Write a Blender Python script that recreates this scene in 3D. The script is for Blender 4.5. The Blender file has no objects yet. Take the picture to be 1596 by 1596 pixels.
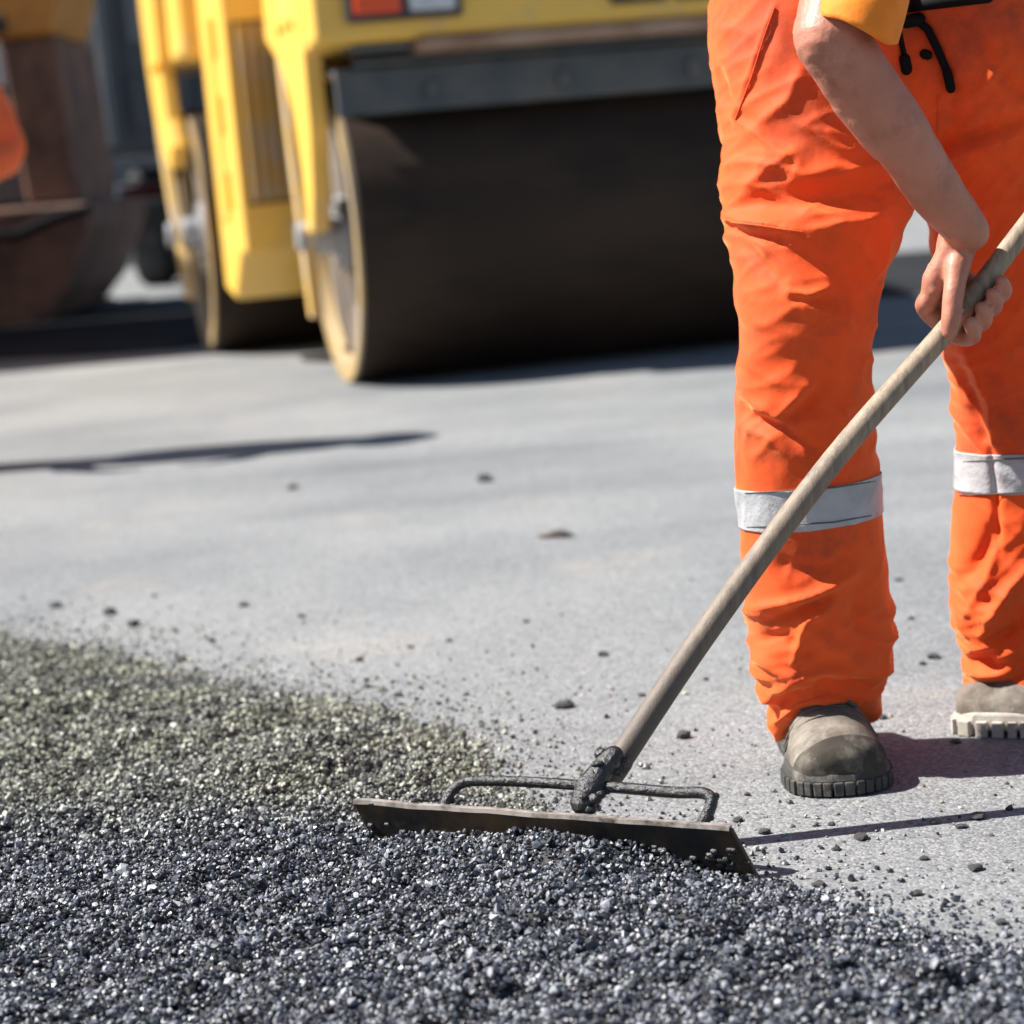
import bpy, bmesh, math, random
import numpy as np
from mathutils import Vector, Matrix, noise
random.seed(7); rng = np.random.default_rng(11)
SC = bpy.context.scene
COL = SC.collection
PI = math.pi

# ------------------------------------------------------------------ camera
CAM_H, FPX, HALF = 0.853, 3500.0, 798.0
PITCH, ROLL = math.radians(9.03), math.radians(5.0)
_r0, _f0, _u0 = Vector((1, 0, 0)), Vector((0, math.cos(PITCH), -math.sin(PITCH))), Vector((0, math.sin(PITCH), math.cos(PITCH)))
CR = _r0 * math.cos(ROLL) - _u0 * math.sin(ROLL)
CU = _r0 * math.sin(ROLL) + _u0 * math.cos(ROLL)
CF = _f0
CO = Vector((0, 0, CAM_H))
cam_d = bpy.data.cameras.new('camera'); cam = bpy.data.objects.new('camera', cam_d); COL.objects.link(cam)
cam.matrix_world = Matrix(((CR.x, CU.x, -CF.x, CO.x), (CR.y, CU.y, -CF.y, CO.y), (CR.z, CU.z, -CF.z, CO.z), (0, 0, 0, 1)))
cam_d.sensor_width = 36.0; cam_d.lens = 36.0 * FPX / 1596.0
cam_d.clip_start = 0.05; cam_d.clip_end = 2000
cam_d.dof.use_dof = True; cam_d.dof.focus_distance = 2.72; cam_d.dof.aperture_fstop = 3.8
SC.camera = cam

# ------------------------------------------------------------------ light
SUN_EL, SUN_AZ = math.radians(48.5), math.radians(-6)      # light travels to +x, AZ towards +y
sd = Vector((math.cos(SUN_EL) * math.cos(SUN_AZ), math.cos(SUN_EL) * math.sin(SUN_AZ), -math.sin(SUN_EL)))
W = bpy.data.worlds.new('World'); SC.world = W; W.use_nodes = True
nt = W.node_tree; sky = nt.nodes.new('ShaderNodeTexSky'); sky.sky_type = 'NISHITA'; sky.sun_disc = False
sky.sun_elevation = SUN_EL
sky.sun_rotation = math.atan2(-sd.x, -sd.y)             # rotation 0 = +Y, clockwise
sky.air_density = 1.0; sky.dust_density = 0.6; sky.ozone_density = 1.0
bg = nt.nodes['Background']; bg.inputs[1].default_value = 0.05
nt.links.new(sky.outputs[0], bg.inputs[0])
sl = bpy.data.lights.new('sun', 'SUN'); sl.energy = 5.0; sl.angle = math.radians(0.53); sl.color = (1.0, 0.955, 0.89)
so = bpy.data.objects.new('sun', sl); COL.objects.link(so)
so.rotation_euler = (-sd).to_track_quat('Z', 'Y').to_euler(); so.location = (-6, 0, 8)
SC.view_settings.view_transform = 'Standard'; SC.view_settings.look = 'None'
SC.view_settings.exposure = 1.15; SC.view_settings.gamma = 1.0
SC.render.engine = 'CYCLES'
try:
    SC.cycles.use_denoising = True
except Exception: pass

# ------------------------------------------------------------------ helpers
def ray(px, py): return CF + CR * ((px - HALF) / FPX) + CU * ((HALF - py) / FPX)
def P(px, py, Y):                      # point on that sight line at distance Y
    d = ray(px, py); return CO + d * (Y / d.y)
def G(px, py, z=0.0):                  # point on the level z
    d = ray(px, py); return CO + d * ((z - CAM_H) / d.z)
def proj(v):                           # world (n,3) -> pixels
    q = np.asarray(v) - np.array(CO)
    w = q @ np.array(CF)
    return HALF + FPX * (q @ np.array(CR)) / w, HALF - FPX * (q @ np.array(CU)) / w
def tag(o, label=None, cat=None, group=None, kind=None):
    if label: o['label'] = label
    if cat: o['category'] = cat
    if group: o['group'] = group
    if kind: o['kind'] = kind
    return o
def empty(name, loc=(0, 0, 0), rz=0.0):
    o = bpy.data.objects.new(name, None); COL.objects.link(o); o.location = loc; o.rotation_euler.z = rz
    o.empty_display_size = 0.1; return o
def mesh_obj(name, verts, faces, mat, parent=None, smooth=False):
    me = bpy.data.meshes.new(name); me.from_pydata([tuple(v) for v in verts], [], faces); me.update()
    bm = bmesh.new(); bm.from_mesh(me); bmesh.ops.recalc_face_normals(bm, faces=bm.faces); bm.to_mesh(me); bm.free()
    return link(name, me, mat, parent, smooth)
def link(name, me, mat, parent=None, smooth=False):
    if mat is not None:
        me.materials.clear(); me.materials.append(mat)
    if smooth: me.polygons.foreach_set('use_smooth', [True] * len(me.polygons))
    o = bpy.data.objects.new(name, me); COL.objects.link(o)
    if parent is not None: o.parent = parent
    return o
def bm_obj(name, bm, mat, parent=None, smooth=False, bevel=0, seg=2):
    me = bpy.data.meshes.new(name); bmesh.ops.recalc_face_normals(bm, faces=bm.faces); bm.to_mesh(me); bm.free()
    o = link(name, me, mat, parent, smooth)
    if bevel:
        m = o.modifiers.new('bevel', 'BEVEL'); m.width = bevel; m.segments = seg; m.limit_method = 'ANGLE'; m.angle_limit = math.radians(35)
    return o
def box(bm, c, s, rot=None):
    m = Matrix.Translation(Vector(c))
    if rot is not None: m = m @ rot
    return bmesh.ops.create_cube(bm, size=1.0, matrix=m @ Matrix.Diagonal((s[0], s[1], s[2], 1)))
def prism(bm, pts, x0, x1):            # polygon in (y,z) extruded along x
    a = [bm.verts.new((x0, p[0], p[1])) for p in pts]; b = [bm.verts.new((x1, p[0], p[1])) for p in pts]
    bm.faces.new(a); bm.faces.new(b[::-1]); n = len(pts)
    for i in range(n): bm.faces.new((a[i], a[(i + 1) % n], b[(i + 1) % n], b[i]))
def cyl_x(bm, x0, x1, r, y, z, n=48):
    m = Matrix.Translation(((x0 + x1) / 2, y, z)) @ Matrix.Rotation(PI / 2, 4, 'Y')
    bmesh.ops.create_cone(bm, cap_ends=True, segments=n, radius1=r, radius2=r, depth=abs(x1 - x0), matrix=m)
def lathe_x(bm, prof, y, z, n=64):     # closed profile of (x, r) swept about the x axis
    rings = []
    for k in range(n):
        a = 2 * PI * k / n
        rings.append([bm.verts.new((p[0], y + p[1] * math.cos(a), z + p[1] * math.sin(a))) for p in prof])
    m = len(prof)
    for k in range(n):
        A, B = rings[k], rings[(k + 1) % n]
        for i in range(m): bm.faces.new((A[i], A[(i + 1) % m], B[(i + 1) % m], B[i]))
def frame_at(t):
    t = t.normalized(); ref = Vector((0, 0, 1)) if abs(t.z) < 0.9 else Vector((0, 1, 0))
    a = t.cross(ref).normalized(); return a, t.cross(a).normalized()
def tube(V, F, pts, radii, n=16, caps=True, squash=None, sub=0):
    """round-capped tube through pts; appended to V, F"""
    pts = [Vector(p) for p in pts]
    if not hasattr(radii, '__len__'): radii = [radii] * len(pts)
    if sub:
        npts, nr = [], []
        for i in range(len(pts) - 1):
            p0 = pts[max(i - 1, 0)]; p1 = pts[i]; p2 = pts[i + 1]; p3 = pts[min(i + 2, len(pts) - 1)]
            for k in range(sub):
                t = k / sub
                npts.append(0.5 * ((2 * p1) + (p2 - p0) * t + (2 * p0 - 5 * p1 + 4 * p2 - p3) * t * t + (3 * p1 - p0 - 3 * p2 + p3) * t ** 3))
                nr.append(radii[i] * (1 - t) + radii[i + 1] * t)
        npts.append(pts[-1]); nr.append(radii[-1]); pts, radii = npts, nr
    rows = []
    def ring(c, r, a, b): rows.append([c + (a * math.cos(2 * PI * k / n) * (squash or 1) + b * math.sin(2 * PI * k / n)) * r for k in range(n)])
    L = len(pts)
    tan = [(pts[min(i + 1, L - 1)] - pts[max(i - 1, 0)]) for i in range(L)]
    a, b = frame_at(tan[0]); fr = []
    for i in range(L):
        t = tan[i].normalized(); a = (a - t * a.dot(t)).normalized(); b = t.cross(a); fr.append((t, a, b))
    if caps:
        t, a, b = fr[0]
        for k in range(4):
            th = (k + 0.35) / 4 * PI / 2; ring(pts[0] - t * radii[0] * math.cos(th), radii[0] * math.sin(th), a, b)
    for i in range(L): ring(pts[i], radii[i], fr[i][1], fr[i][2])
    if caps:
        t, a, b = fr[-1]
        for k in range(3, -1, -1):
            th = (k + 0.35) / 4 * PI / 2; ring(pts[-1] + t * radii[-1] * math.cos(th), radii[-1] * math.sin(th), a, b)
    loft(V, F, rows)
def loft(V, F, rows, close=True):
    o = len(V); n = len(rows[0])
    for r in rows: V.extend(r)
    for i in range(len(rows) - 1):
        for k in range(n):
            q = (k + 1) % n
            F.append((o + i * n + k, o + i * n + q, o + (i + 1) * n + q, o + (i + 1) * n + k))
    if close:
        F.append(tuple(o + k for k in range(n))[::-1]); F.append(tuple(o + (len(rows) - 1) * n + k for k in range(n)))
def fuse(V, F, voxel, smooth=4, fac=0.5):
    """union of the overlapping closed shapes as one continuous surface"""
    me = bpy.data.meshes.new('tmp'); me.from_pydata([tuple(v) for v in V], [], F); me.update()
    bm = bmesh.new(); bm.from_mesh(me); bmesh.ops.recalc_face_normals(bm, faces=bm.faces); bm.to_mesh(me); bm.free()
    o = bpy.data.objects.new('tmp', me); COL.objects.link(o)
    m = o.modifiers.new('r', 'REMESH'); m.mode = 'VOXEL'; m.voxel_size = voxel
    if smooth:
        s = o.modifiers.new('s', 'SMOOTH'); s.factor = fac; s.iterations = smooth
    dg = bpy.context.evaluated_depsgraph_get()
    out = bpy.data.meshes.new_from_object(o.evaluated_get(dg)); bpy.data.objects.remove(o); bpy.data.meshes.remove(me)
    return out
def co_of(me):
    a = np.empty(len(me.vertices) * 3, np.float32); me.vertices.foreach_get('co', a); return a.reshape(-1, 3).astype(float)
def no_of(me):
    a = np.empty(len(me.vertices) * 3, np.float32); me.vertices.foreach_get('normal', a); return a.reshape(-1, 3).astype(float)
def set_co(me, c): me.vertices.foreach_set('co', c.astype(np.float32).ravel()); me.update()

# ------------------------------------------------------------------ materials
def material(name, col, rough=0.6, metal=0.0, spec=0.5, vary=None, scale=8.0, detail=6, bump=0.0, bscale=60.0, bdist=0.002,
             dust=None, dscale=3.0, damt=0.5, sheen=0.0, coat=0.0, stretch=None, rvar=0.0):
    m = bpy.data.materials.new(name); m.use_nodes = True; N = m.node_tree.nodes; L = m.node_tree.links
    B = N['Principled BSDF']; B.inputs['Roughness'].default_value = rough; B.inputs['Metallic'].default_value = metal
    B.inputs['Specular IOR Level'].default_value = spec
    B.inputs['Sheen Weight'].default_value = sheen; B.inputs['Coat Weight'].default_value = coat
    tc = N.new('ShaderNodeTexCoord'); mp = N.new('ShaderNodeMapping'); L.new(tc.outputs['Object'], mp.inputs[0])
    if stretch: mp.inputs['Scale'].default_value = stretch
    rgb = N.new('ShaderNodeRGB'); rgb.outputs[0].default_value = (*col, 1); out = rgb.outputs[0]
    def nz(s, d=detail, r=0.6):
        n = N.new('ShaderNodeTexNoise'); n.inputs['Scale'].default_value = s; n.inputs['Detail'].default_value = d; n.inputs['Roughness'].default_value = r
        L.new(mp.outputs[0], n.inputs['Vector']); return n.outputs['Fac']
    def rmp(x, a, b):
        r = N.new('ShaderNodeMapRange'); r.inputs[1].default_value = a; r.inputs[2].default_value = b; L.new(x, r.inputs[0]); return r.outputs[0]
    def mix(f, a, b):
        x = N.new('ShaderNodeMix'); x.data_type = 'RGBA'; L.new(f, x.inputs[0]); L.new(a, x.inputs[6])
        if isinstance(b, tuple): x.inputs[7].default_value = (*b, 1)
        else: L.new(b, x.inputs[7])
        return x.outputs[2]
    if vary: out = mix(rmp(nz(scale), 0.35, 0.65), out, vary)
    if dust:
        f = rmp(nz(dscale, 8, 0.68), 0.62 - 0.3 * damt, 0.86 - 0.3 * damt); out = mix(f, out, dust)
    L.new(out, B.inputs['Base Color'])
    if rvar:
        r = N.new('ShaderNodeMapRange'); r.inputs[3].default_value = rough - rvar; r.inputs[4].default_value = rough + rvar
        L.new(nz(scale * 2), r.inputs[0]); L.new(r.outputs[0], B.inputs['Roughness'])
    if bump:
        b = N.new('ShaderNodeBump'); b.inputs['Strength'].default_value = bump; b.inputs['Distance'].default_value = bdist
        L.new(nz(bscale, 5), b.inputs['Height']); L.new(b.outputs[0], B.inputs['Normal'])
    return m
def ground_material():
    m = bpy.data.materials.new('dusty_rolled_asphalt'); m.use_nodes = True; N = m.node_tree.nodes; L = m.node_tree.links
    B = N['Principled BSDF']; B.inputs['Roughness'].default_value = 0.78; B.inputs['Specular IOR Level'].default_value = 0.35
    tc = N.new('ShaderNodeTexCoord')
    def nz(s, d=4, r=0.6, vec=None):
        n = N.new('ShaderNodeTexNoise'); n.inputs['Scale'].default_value = s; n.inputs['Detail'].default_value = d; n.inputs['Roughness'].default_value = r
        L.new(vec or tc.outputs['Object'], n.inputs['Vector']); return n.outputs['Fac']
    def ramp(x, stops):
        r = N.new('ShaderNodeValToRGB'); e = r.color_ramp.elements
        e[0].position, e[0].color = stops[0][0], (*stops[0][1], 1); e[1].position, e[1].color = stops[-1][0], (*stops[-1][1], 1)
        for p, c in stops[1:-1]:
            q = e.new(p); q.color = (*c, 1)
        L.new(x, r.inputs[0]); return r.outputs[0]
    def mixc(mode, f, a, b):
        x = N.new('ShaderNodeMix'); x.data_type = 'RGBA'; x.blend_type = mode
        if isinstance(f, float): x.inputs[0].default_value = f
        else: L.new(f, x.inputs[0])
        L.new(a, x.inputs[6]); L.new(b, x.inputs[7]); return x.outputs[2]
    vo = N.new('ShaderNodeTexVoronoi'); vo.inputs['Scale'].default_value = 230; vo.feature = 'F1'; L.new(tc.outputs['Object'], vo.inputs['Vector'])
    sep = N.new('ShaderNodeSeparateColor'); L.new(vo.outputs['Color'], sep.inputs[0])
    stone = ramp(sep.outputs[0], [(0, (.128, .133, .140)), (.25, (.186, .192, .200)), (.7, (.238, .245, .252)), (1, (.325, .33, .333))])
    big = ramp(nz(.9, 5), [(.3, (.72, .735, .75)), (.7, (1.12, 1.11, 1.08))])
    c = mixc('MULTIPLY', 1.0, stone, big)
    mp = N.new('ShaderNodeMapping'); mp.inputs['Scale'].default_value = (.35, 2.6, 1); mp.inputs['Rotation'].default_value = (0, 0, .12); L.new(tc.outputs['Object'], mp.inputs[0])
    tracks = ramp(nz(1.0, 3, .5, mp.outputs[0]), [(.34, (.84, .85, .86)), (.54, (1, 1, 1))])
    c = mixc('MULTIPLY', 1.0, c, tracks)
    spots = ramp(nz(38, 3, .7), [(.29, (.35, .35, .36)), (.36, (1, 1, 1))]); c = mixc('MULTIPLY', 1.0, c, spots)
    warm = ramp(nz(1.7, 6), [(.58, (0, 0, 0)), (.75, (.28, .28, .28))])
    tan = N.new('ShaderNodeRGB'); tan.outputs[0].default_value = (.42, .36, .29, 1)
    bw = N.new('ShaderNodeRGBToBW'); L.new(warm, bw.inputs[0]); c = mixc('MIX', bw.outputs[0], c, tan.outputs[0])
    L.new(c, B.inputs['Base Color'])
    add = N.new('ShaderNodeMath'); add.operation = 'MULTIPLY_ADD'; add.inputs[1].default_value = -1.0
    L.new(vo.outputs['Distance'], add.inputs[0]); L.new(nz(120, 5, .7), add.inputs[2])
    b = N.new('ShaderNodeBump'); b.inputs['Strength'].default_value = .55; b.inputs['Distance'].default_value = .0022
    L.new(add.outputs[0], b.inputs['Height']); L.new(b.outputs[0], B.inputs['Normal'])
    return m
def grain_material():
    m = bpy.data.materials.new('bitumen_coated_stone'); m.use_nodes = True; N = m.node_tree.nodes; L = m.node_tree.links
    B = N['Principled BSDF']; at = N.new('ShaderNodeAttribute'); at.attribute_name = 'tone'; at.attribute_type = 'GEOMETRY'
    def tones(stops):
        r = N.new('ShaderNodeValToRGB'); e = r.color_ramp.elements
        e[0].color = (*stops[0][1], 1); e[1].color = (*stops[-1][1], 1); e[1].position = 1.0
        for p, c in stops[1:-1]: q = e.new(p); q.color = (*c, 1)
        L.new(at.outputs['Fac'], r.inputs[0]); return r.outputs[0]
    fresh = tones([(0, (.010, .011, .014)), (.5, (.043, .049, .067)), (.80, (.10, .110, .138)), (1, (.34, .35, .38))])
    old = tones([(0, (.020, .020, .016)), (.5, (.105, .110, .076)), (.80, (.24, .245, .165)), (1, (.50, .50, .37))])
    at2 = N.new('ShaderNodeAttribute'); at2.attribute_name = 'dried'; mx = N.new('ShaderNodeMix'); mx.data_type = 'RGBA'
    L.new(at2.outputs['Fac'], mx.inputs[0]); L.new(fresh, mx.inputs[6]); L.new(old, mx.inputs[7]); L.new(mx.outputs[2], B.inputs['Base Color'])
    mr = N.new('ShaderNodeMapRange'); mr.inputs[3].default_value = .38; mr.inputs[4].default_value = .58; L.new(at.outputs['Fac'], mr.inputs[0])
    L.new(mr.outputs[0], B.inputs['Roughness']); B.inputs['Specular IOR Level'].default_value = .75
    tc = N.new('ShaderNodeTexCoord'); n = N.new('ShaderNodeTexNoise'); n.inputs['Scale'].default_value = 700; L.new(tc.outputs['Object'], n.inputs['Vector'])
    b = N.new('ShaderNodeBump'); b.inputs['Strength'].default_value = .35; b.inputs['Distance'].default_value = .0006
    L.new(n.outputs['Fac'], b.inputs['Height']); L.new(b.outputs[0], B.inputs['Normal'])
    return m
def cloth_material(name, col, dirt, vary, lowdirt=True):
    m = material(name, col, rough=.74, spec=.36, vary=vary, scale=5, dust=dirt, dscale=6, damt=.42, sheen=.45)
    N = m.node_tree.nodes; L = m.node_tree.links; B = N['Principled BSDF']; B.inputs['Sheen Tint'].default_value = (1, .62, .25, 1)
    tc = N.new('ShaderNodeTexCoord'); wv = N.new('ShaderNodeTexNoise'); wv.inputs['Scale'].default_value = 900; wv.inputs['Detail'].default_value = 1
    L.new(tc.outputs['Object'], wv.inputs['Vector'])
    n2 = N.new('ShaderNodeTexNoise'); n2.inputs['Scale'].default_value = 28; n2.inputs['Detail'].default_value = 4; L.new(tc.outputs['Object'], n2.inputs['Vector'])
    ad = N.new('ShaderNodeMath'); ad.operation = 'MULTIPLY_ADD'; ad.inputs[1].default_value = .12; L.new(wv.outputs['Fac'], ad.inputs[0]); L.new(n2.outputs['Fac'], ad.inputs[2])
    b = N.new('ShaderNodeBump'); b.inputs['Strength'].default_value = .5; b.inputs['Distance'].default_value = .004
    L.new(ad.outputs[0], b.inputs['Height']); L.new(b.outputs[0], B.inputs['Normal'])
    return m
M = {}
M['ground'] = ground_material(); M['grain'] = grain_material()
M['bed'] = material('bitumen_bed', (.03, .03, .032), rough=.6, bump=.8, bscale=180, bdist=.004)
M['mat'] = material('fresh_black_asphalt', (.018, .019, .022), rough=.85, spec=.12, vary=(.028, .029, .032), scale=3, bump=.6, bscale=150, bdist=.004)
M['crumb'] = material('asphalt_crumb', (.035, .035, .036), rough=.55, vary=(.08, .08, .078), scale=90, bump=.7, bscale=300, bdist=.002)
M['orange'] = cloth_material('hi_vis_orange_cloth', (.86, .088, .007), (.30, .042, .014), (.74, .062, .004))
M['shirt'] = cloth_material('orange_yellow_shirt', (.95, .26, .012), (.7, .18, .02), (.9, .22, .01))
M['band'] = material('grey_reflective_tape', (.44, .44, .455), rough=.5, spec=.5, vary=(.35, .35, .365), scale=26, dust=(.17, .15, .14), dscale=18, damt=.32, bump=.9, bscale=55, bdist=.003)
M['skin'] = material('skin', (.42, .155, .095), rough=.5, vary=(.50, .20, .13), scale=22, dust=(.28, .105, .07), dscale=16, damt=.35, bump=.5, bscale=220, bdist=.0014, rvar=.1)
M['skin'].node_tree.nodes['Principled BSDF'].inputs['Subsurface Weight'].default_value = .12
M['skin'].node_tree.nodes['Principled BSDF'].inputs['Subsurface Radius'].default_value = (.008, .003, .0015)
M['suede'] = material('dusty_suede_boot', (.115, .097, .08), rough=.92, spec=.15, vary=(.19, .163, .135), scale=34, dust=(.30, .275, .24), dscale=22, damt=.42, bump=.7, bscale=150, bdist=.0016)
M['boot_dark'] = material('shade_dark_toe', (.075, .064, .053), rough=.9, spec=.15, vary=(.05, .043, .036), scale=30, dust=(.21, .185, .155), dscale=24, damt=.45, bump=.5, bscale=120, bdist=.0012)  # dark toe colour with the shade of the boot front painted in
M['sole'] = material('rubber_sole', (.045, .042, .038), rough=.85, dust=(.22, .2, .175), dscale=25, damt=.42, bump=.6, bscale=90, bdist=.002)
M['pale_sole'] = material('pale_rubber_sole', (.36, .33, .28), rough=.85, dust=(.52, .49, .44), dscale=25, damt=.6, bump=.6, bscale=90, bdist=.002)
M['lace'] = material('lace', (.10, .09, .08), rough=.9, bump=.5, bscale=300, bdist=.001)
M['black'] = material('black_cord', (.005, .005, .006), rough=.8, spec=.15, bump=.3, bscale=300, bdist=.0006)
M['wood'] = material('weathered_ash_handle', (.36, .275, .185), rough=.6, vary=(.24, .18, .125), scale=9, dust=(.09, .075, .065), dscale=6, damt=.38, bump=.4, bscale=40, bdist=.0016, stretch=(12, 12, .9))
M['stain_wood'] = material('stained_handle', (.22, .165, .13), rough=.6, vary=(.14, .105, .085), scale=9, dust=(.06, .05, .045), dscale=9, damt=.5, bump=.5, bscale=50, bdist=.0016, stretch=(6, 6, .9))
M['tar_wood'] = material('tarred_handle_end', (.23, .17, .125), rough=.55, dust=(.03, .028, .027), dscale=40, damt=.8, bump=.6, bscale=90, bdist=.0018)
def stain(m, col, z0, z1):                 # hand and tar stains that thin out up the shaft
    N = m.node_tree.nodes; L = m.node_tree.links; B = N['Principled BSDF']; src = B.inputs['Base Color'].links[0].from_socket
    tc = N.new('ShaderNodeTexCoord'); sx = N.new('ShaderNodeSeparateXYZ'); L.new(tc.outputs['Object'], sx.inputs[0])
    n = N.new('ShaderNodeTexNoise'); n.inputs['Scale'].default_value = 9; n.inputs['Detail'].default_value = 8; L.new(tc.outputs['Object'], n.inputs['Vector'])
    a = N.new('ShaderNodeMath'); a.operation = 'MULTIPLY_ADD'; a.inputs[1].default_value = .55; L.new(n.outputs['Fac'], a.inputs[0]); L.new(sx.outputs[2], a.inputs[2])
    r = N.new('ShaderNodeMapRange'); r.inputs[1].default_value = z0 + .27; r.inputs[2].default_value = z1 + .27; r.inputs[3].default_value = .85; r.inputs[4].default_value = .05; L.new(a.outputs[0], r.inputs[0])
    x = N.new('ShaderNodeMix'); x.data_type = 'RGBA'; L.new(r.outputs[0], x.inputs[0]); L.new(src, x.inputs[6]); x.inputs[7].default_value = (*col, 1); L.new(x.outputs[2], B.inputs['Base Color'])
stain(M['wood'], (.095, .076, .066), .14, .60)
M['tar'] = material('tar_caked_steel', (.009, .009, .010), rough=.34, spec=.7, vary=(.022, .022, .024), scale=60, bump=1.0, bscale=130, bdist=.004)
M['blade'] = material('worn_tarred_board', (.10, .055, .024), rough=.6, vary=(.035, .022, .013), scale=9, dust=(.006, .006, .007), dscale=9, damt=.72, bump=.7, bscale=70, bdist=.002)
M['blade_edge'] = material('worn_bright_edge', (.42, .37, .33), rough=.45, metal=.3, dust=(.05, .042, .036), dscale=30, damt=.6)
M['yellow'] = material('machine_yellow_paint', (.86, .53, .095), rough=.42, vary=(.82, .49, .085), scale=3, dust=(.55, .42, .22), dscale=5, damt=.3, bump=.15, bscale=20)
M['yellow_dirty'] = material('dusty_yellow_paint', (.68, .42, .09), rough=.65, vary=(.58, .38, .14), scale=4, dust=(.5, .42, .33), dscale=6, damt=.65)
M['slot'] = material('ochre_slot_paint', (.75, .32, .01), rough=.5, dust=(.4, .25, .06), damt=.3)
M['louvre_gap'] = material('dark_louvre_gap', (.22, .12, .02), rough=.7)
M['drum'] = material('tar_black_drum_steel', (.020, .0135, .010), rough=.62, spec=.18, vary=(.040, .026, .018), scale=3, dust=(.055, .035, .024), dscale=2.5, damt=.45, stretch=(.35, 1, 1), rvar=.15, bump=.3, bscale=25, bdist=.004)
M['rim'] = material('worn_drum_rim', (.30, .24, .165), rough=.6, vary=(.42, .28, .09), scale=4, dust=(.34, .27, .2), dscale=9, damt=.4)
M['plate'] = material('drum_end_plate', (.15, .122, .10), rough=.75, vary=(.10, .085, .072), scale=4, dust=(.26, .21, .15), dscale=5, damt=.5)
M['beam'] = material('blue_grey_scraper_steel', (.055, .068, .075), rough=.6, vary=(.10, .10, .095), scale=6, dust=(.14, .12, .1), dscale=4, damt=.5)
M['rust'] = material('rusty_ledge', (.30, .17, .10), rough=.7, vary=(.40, .27, .19), scale=5, dust=(.16, .09, .06), dscale=8, damt=.4)
M['metal'] = material('bare_grey_metal', (.34, .35, .37), rough=.4, metal=.3, dust=(.3, .28, .25), damt=.3)
M['dark'] = material('dark_machine_parts', (.03, .032, .036), rough=.6, vary=(.05, .05, .055), scale=6)
M['rubber'] = material('tyre_rubber', (.025, .026, .028), rough=.85, dust=(.10, .095, .09), dscale=5, damt=.4, bump=.4, bscale=30)
M['lamp_red'] = material('orange_red_lens', (.75, .07, .01), rough=.2)
M['lamp_dark'] = material('dark_red_lens', (.05, .008, .007), rough=.2)
M['lamp_white'] = material('clear_lens', (.62, .64, .66), rough=.2, vary=(.45, .47, .5), scale=30)
M['truck'] = material('blue_grey_truck_paint', (.075, .092, .112), rough=.55, vary=(.10, .118, .135), scale=2, dust=(.11, .11, .11), dscale=2, damt=.4)
M['truck_light'] = material('pale_grey_panel', (.20, .22, .24), rough=.6, vary=(.16, .18, .2), scale=3)
M['pv_orange'] = material('brown_orange_paint', (.70, .31, .06), rough=.6, vary=(.58, .26, .055), scale=3, dust=(.3, .2, .12), dscale=3, damt=.3)
M['pv_brown'] = material('tarred_brown_steel', (.25, .135, .095), rough=.75, vary=(.17, .10, .078), scale=3, dust=(.05, .045, .042), dscale=3, damt=.5)
M['vest'] = cloth_material('bright_red_orange_jacket', (.95, .14, .04), (.7, .12, .04), (.92, .11, .03))
M['helmet'] = material('white_helmet', (.75, .75, .73), rough=.35)
M['hair'] = material('dark_brown_hair', (.04, .025, .018), rough=.6, bump=.8, bscale=120, bdist=.003)
M['wall'] = material('grey_render_wall', (.095, .108, .125), rough=.85, vary=(.08, .09, .105), scale=1.2, dust=(.05, .055, .065), dscale=.8, damt=.4, bump=.3, bscale=30)
M['glass'] = material('dark_window_glass', (.03, .04, .05), rough=.08, spec=.6)
M['frame'] = material('window_frame', (.35, .36, .37), rough=.5)
M['kerb'] = material('concrete_kerb', (.40, .39, .37), rough=.85, vary=(.33, .325, .31), scale=4, bump=.4, bscale=60)
M['paving'] = material('concrete_pavement', (.42, .41, .385), rough=.85, vary=(.36, .35, .33), scale=2, bump=.4, bscale=60)

# ------------------------------------------------------------------ the setting
def sheet(name, x0, x1, y0, y1, z, mat):
    return tag(mesh_obj(name, [(x0, y0, z), (x1, y0, z), (x1, y1, z), (x0, y1, z)], [(0, 1, 2, 3)], mat), kind='structure')
sheet('ground', -400, 400, -60, 800, 0.0, M['ground'])
def fresh_mat():                                         # dark new lane behind the roller, ragged near edge
    xs = np.linspace(-14, 12, 261); near, far = [], []
    a = G(150, 552); b = G(1420, 458); s = (b.y - a.y) / (b.x - a.x)
    a2 = G(150, 490); b2 = G(1420, 402); s2 = (b2.y - a2.y) / (b2.x - a2.x)
    V, F = [], []
    for i, x in enumerate(xs):
        j = .22 * noise.noise((x * 1.3, 3.1, 0)) + .08 * noise.noise((x * 6, 1.1, 0))
        yn = a.y + s * (x - a.x) + j; yf = a2.y + s2 * (x - a2.x) + .3 * noise.noise((x * .9, 8.1, 0))
        V += [(x, yn - .06, .002), (x, yn, .032 + .008 * noise.noise((x * 5, 0, 2))), (x, yf, .035), (x, yf + .05, .002)]
        if i:
            o = 4 * (i - 1)
            for k in range(3): F.append((o + k, o + k + 1, o + k + 5, o + k + 4))
    tag(mesh_obj('fresh_asphalt_lane', V, F, M['mat']), kind='structure')
fresh_mat()
KY = 24.5
for i in range(26):
    bm = bmesh.new(); box(bm, (0, 0, .03), (.985, .15, .24)); 
    if i == 0:
        k0 = bm_obj('kerb', bm, M['kerb'], bevel=.015); k0.location = (-14, KY, 0); tag(k0, kind='structure')
    else:
        bm.free(); k = k0.copy(); COL.objects.link(k); k.location = (-14 + i, KY, 0)
pv = bmesh.new(); box(pv, (0, KY + 2.6, .02), (28, 5.02, .24)); tag(bm_obj('pavement', pv, M['paving']), kind='structure')

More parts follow.
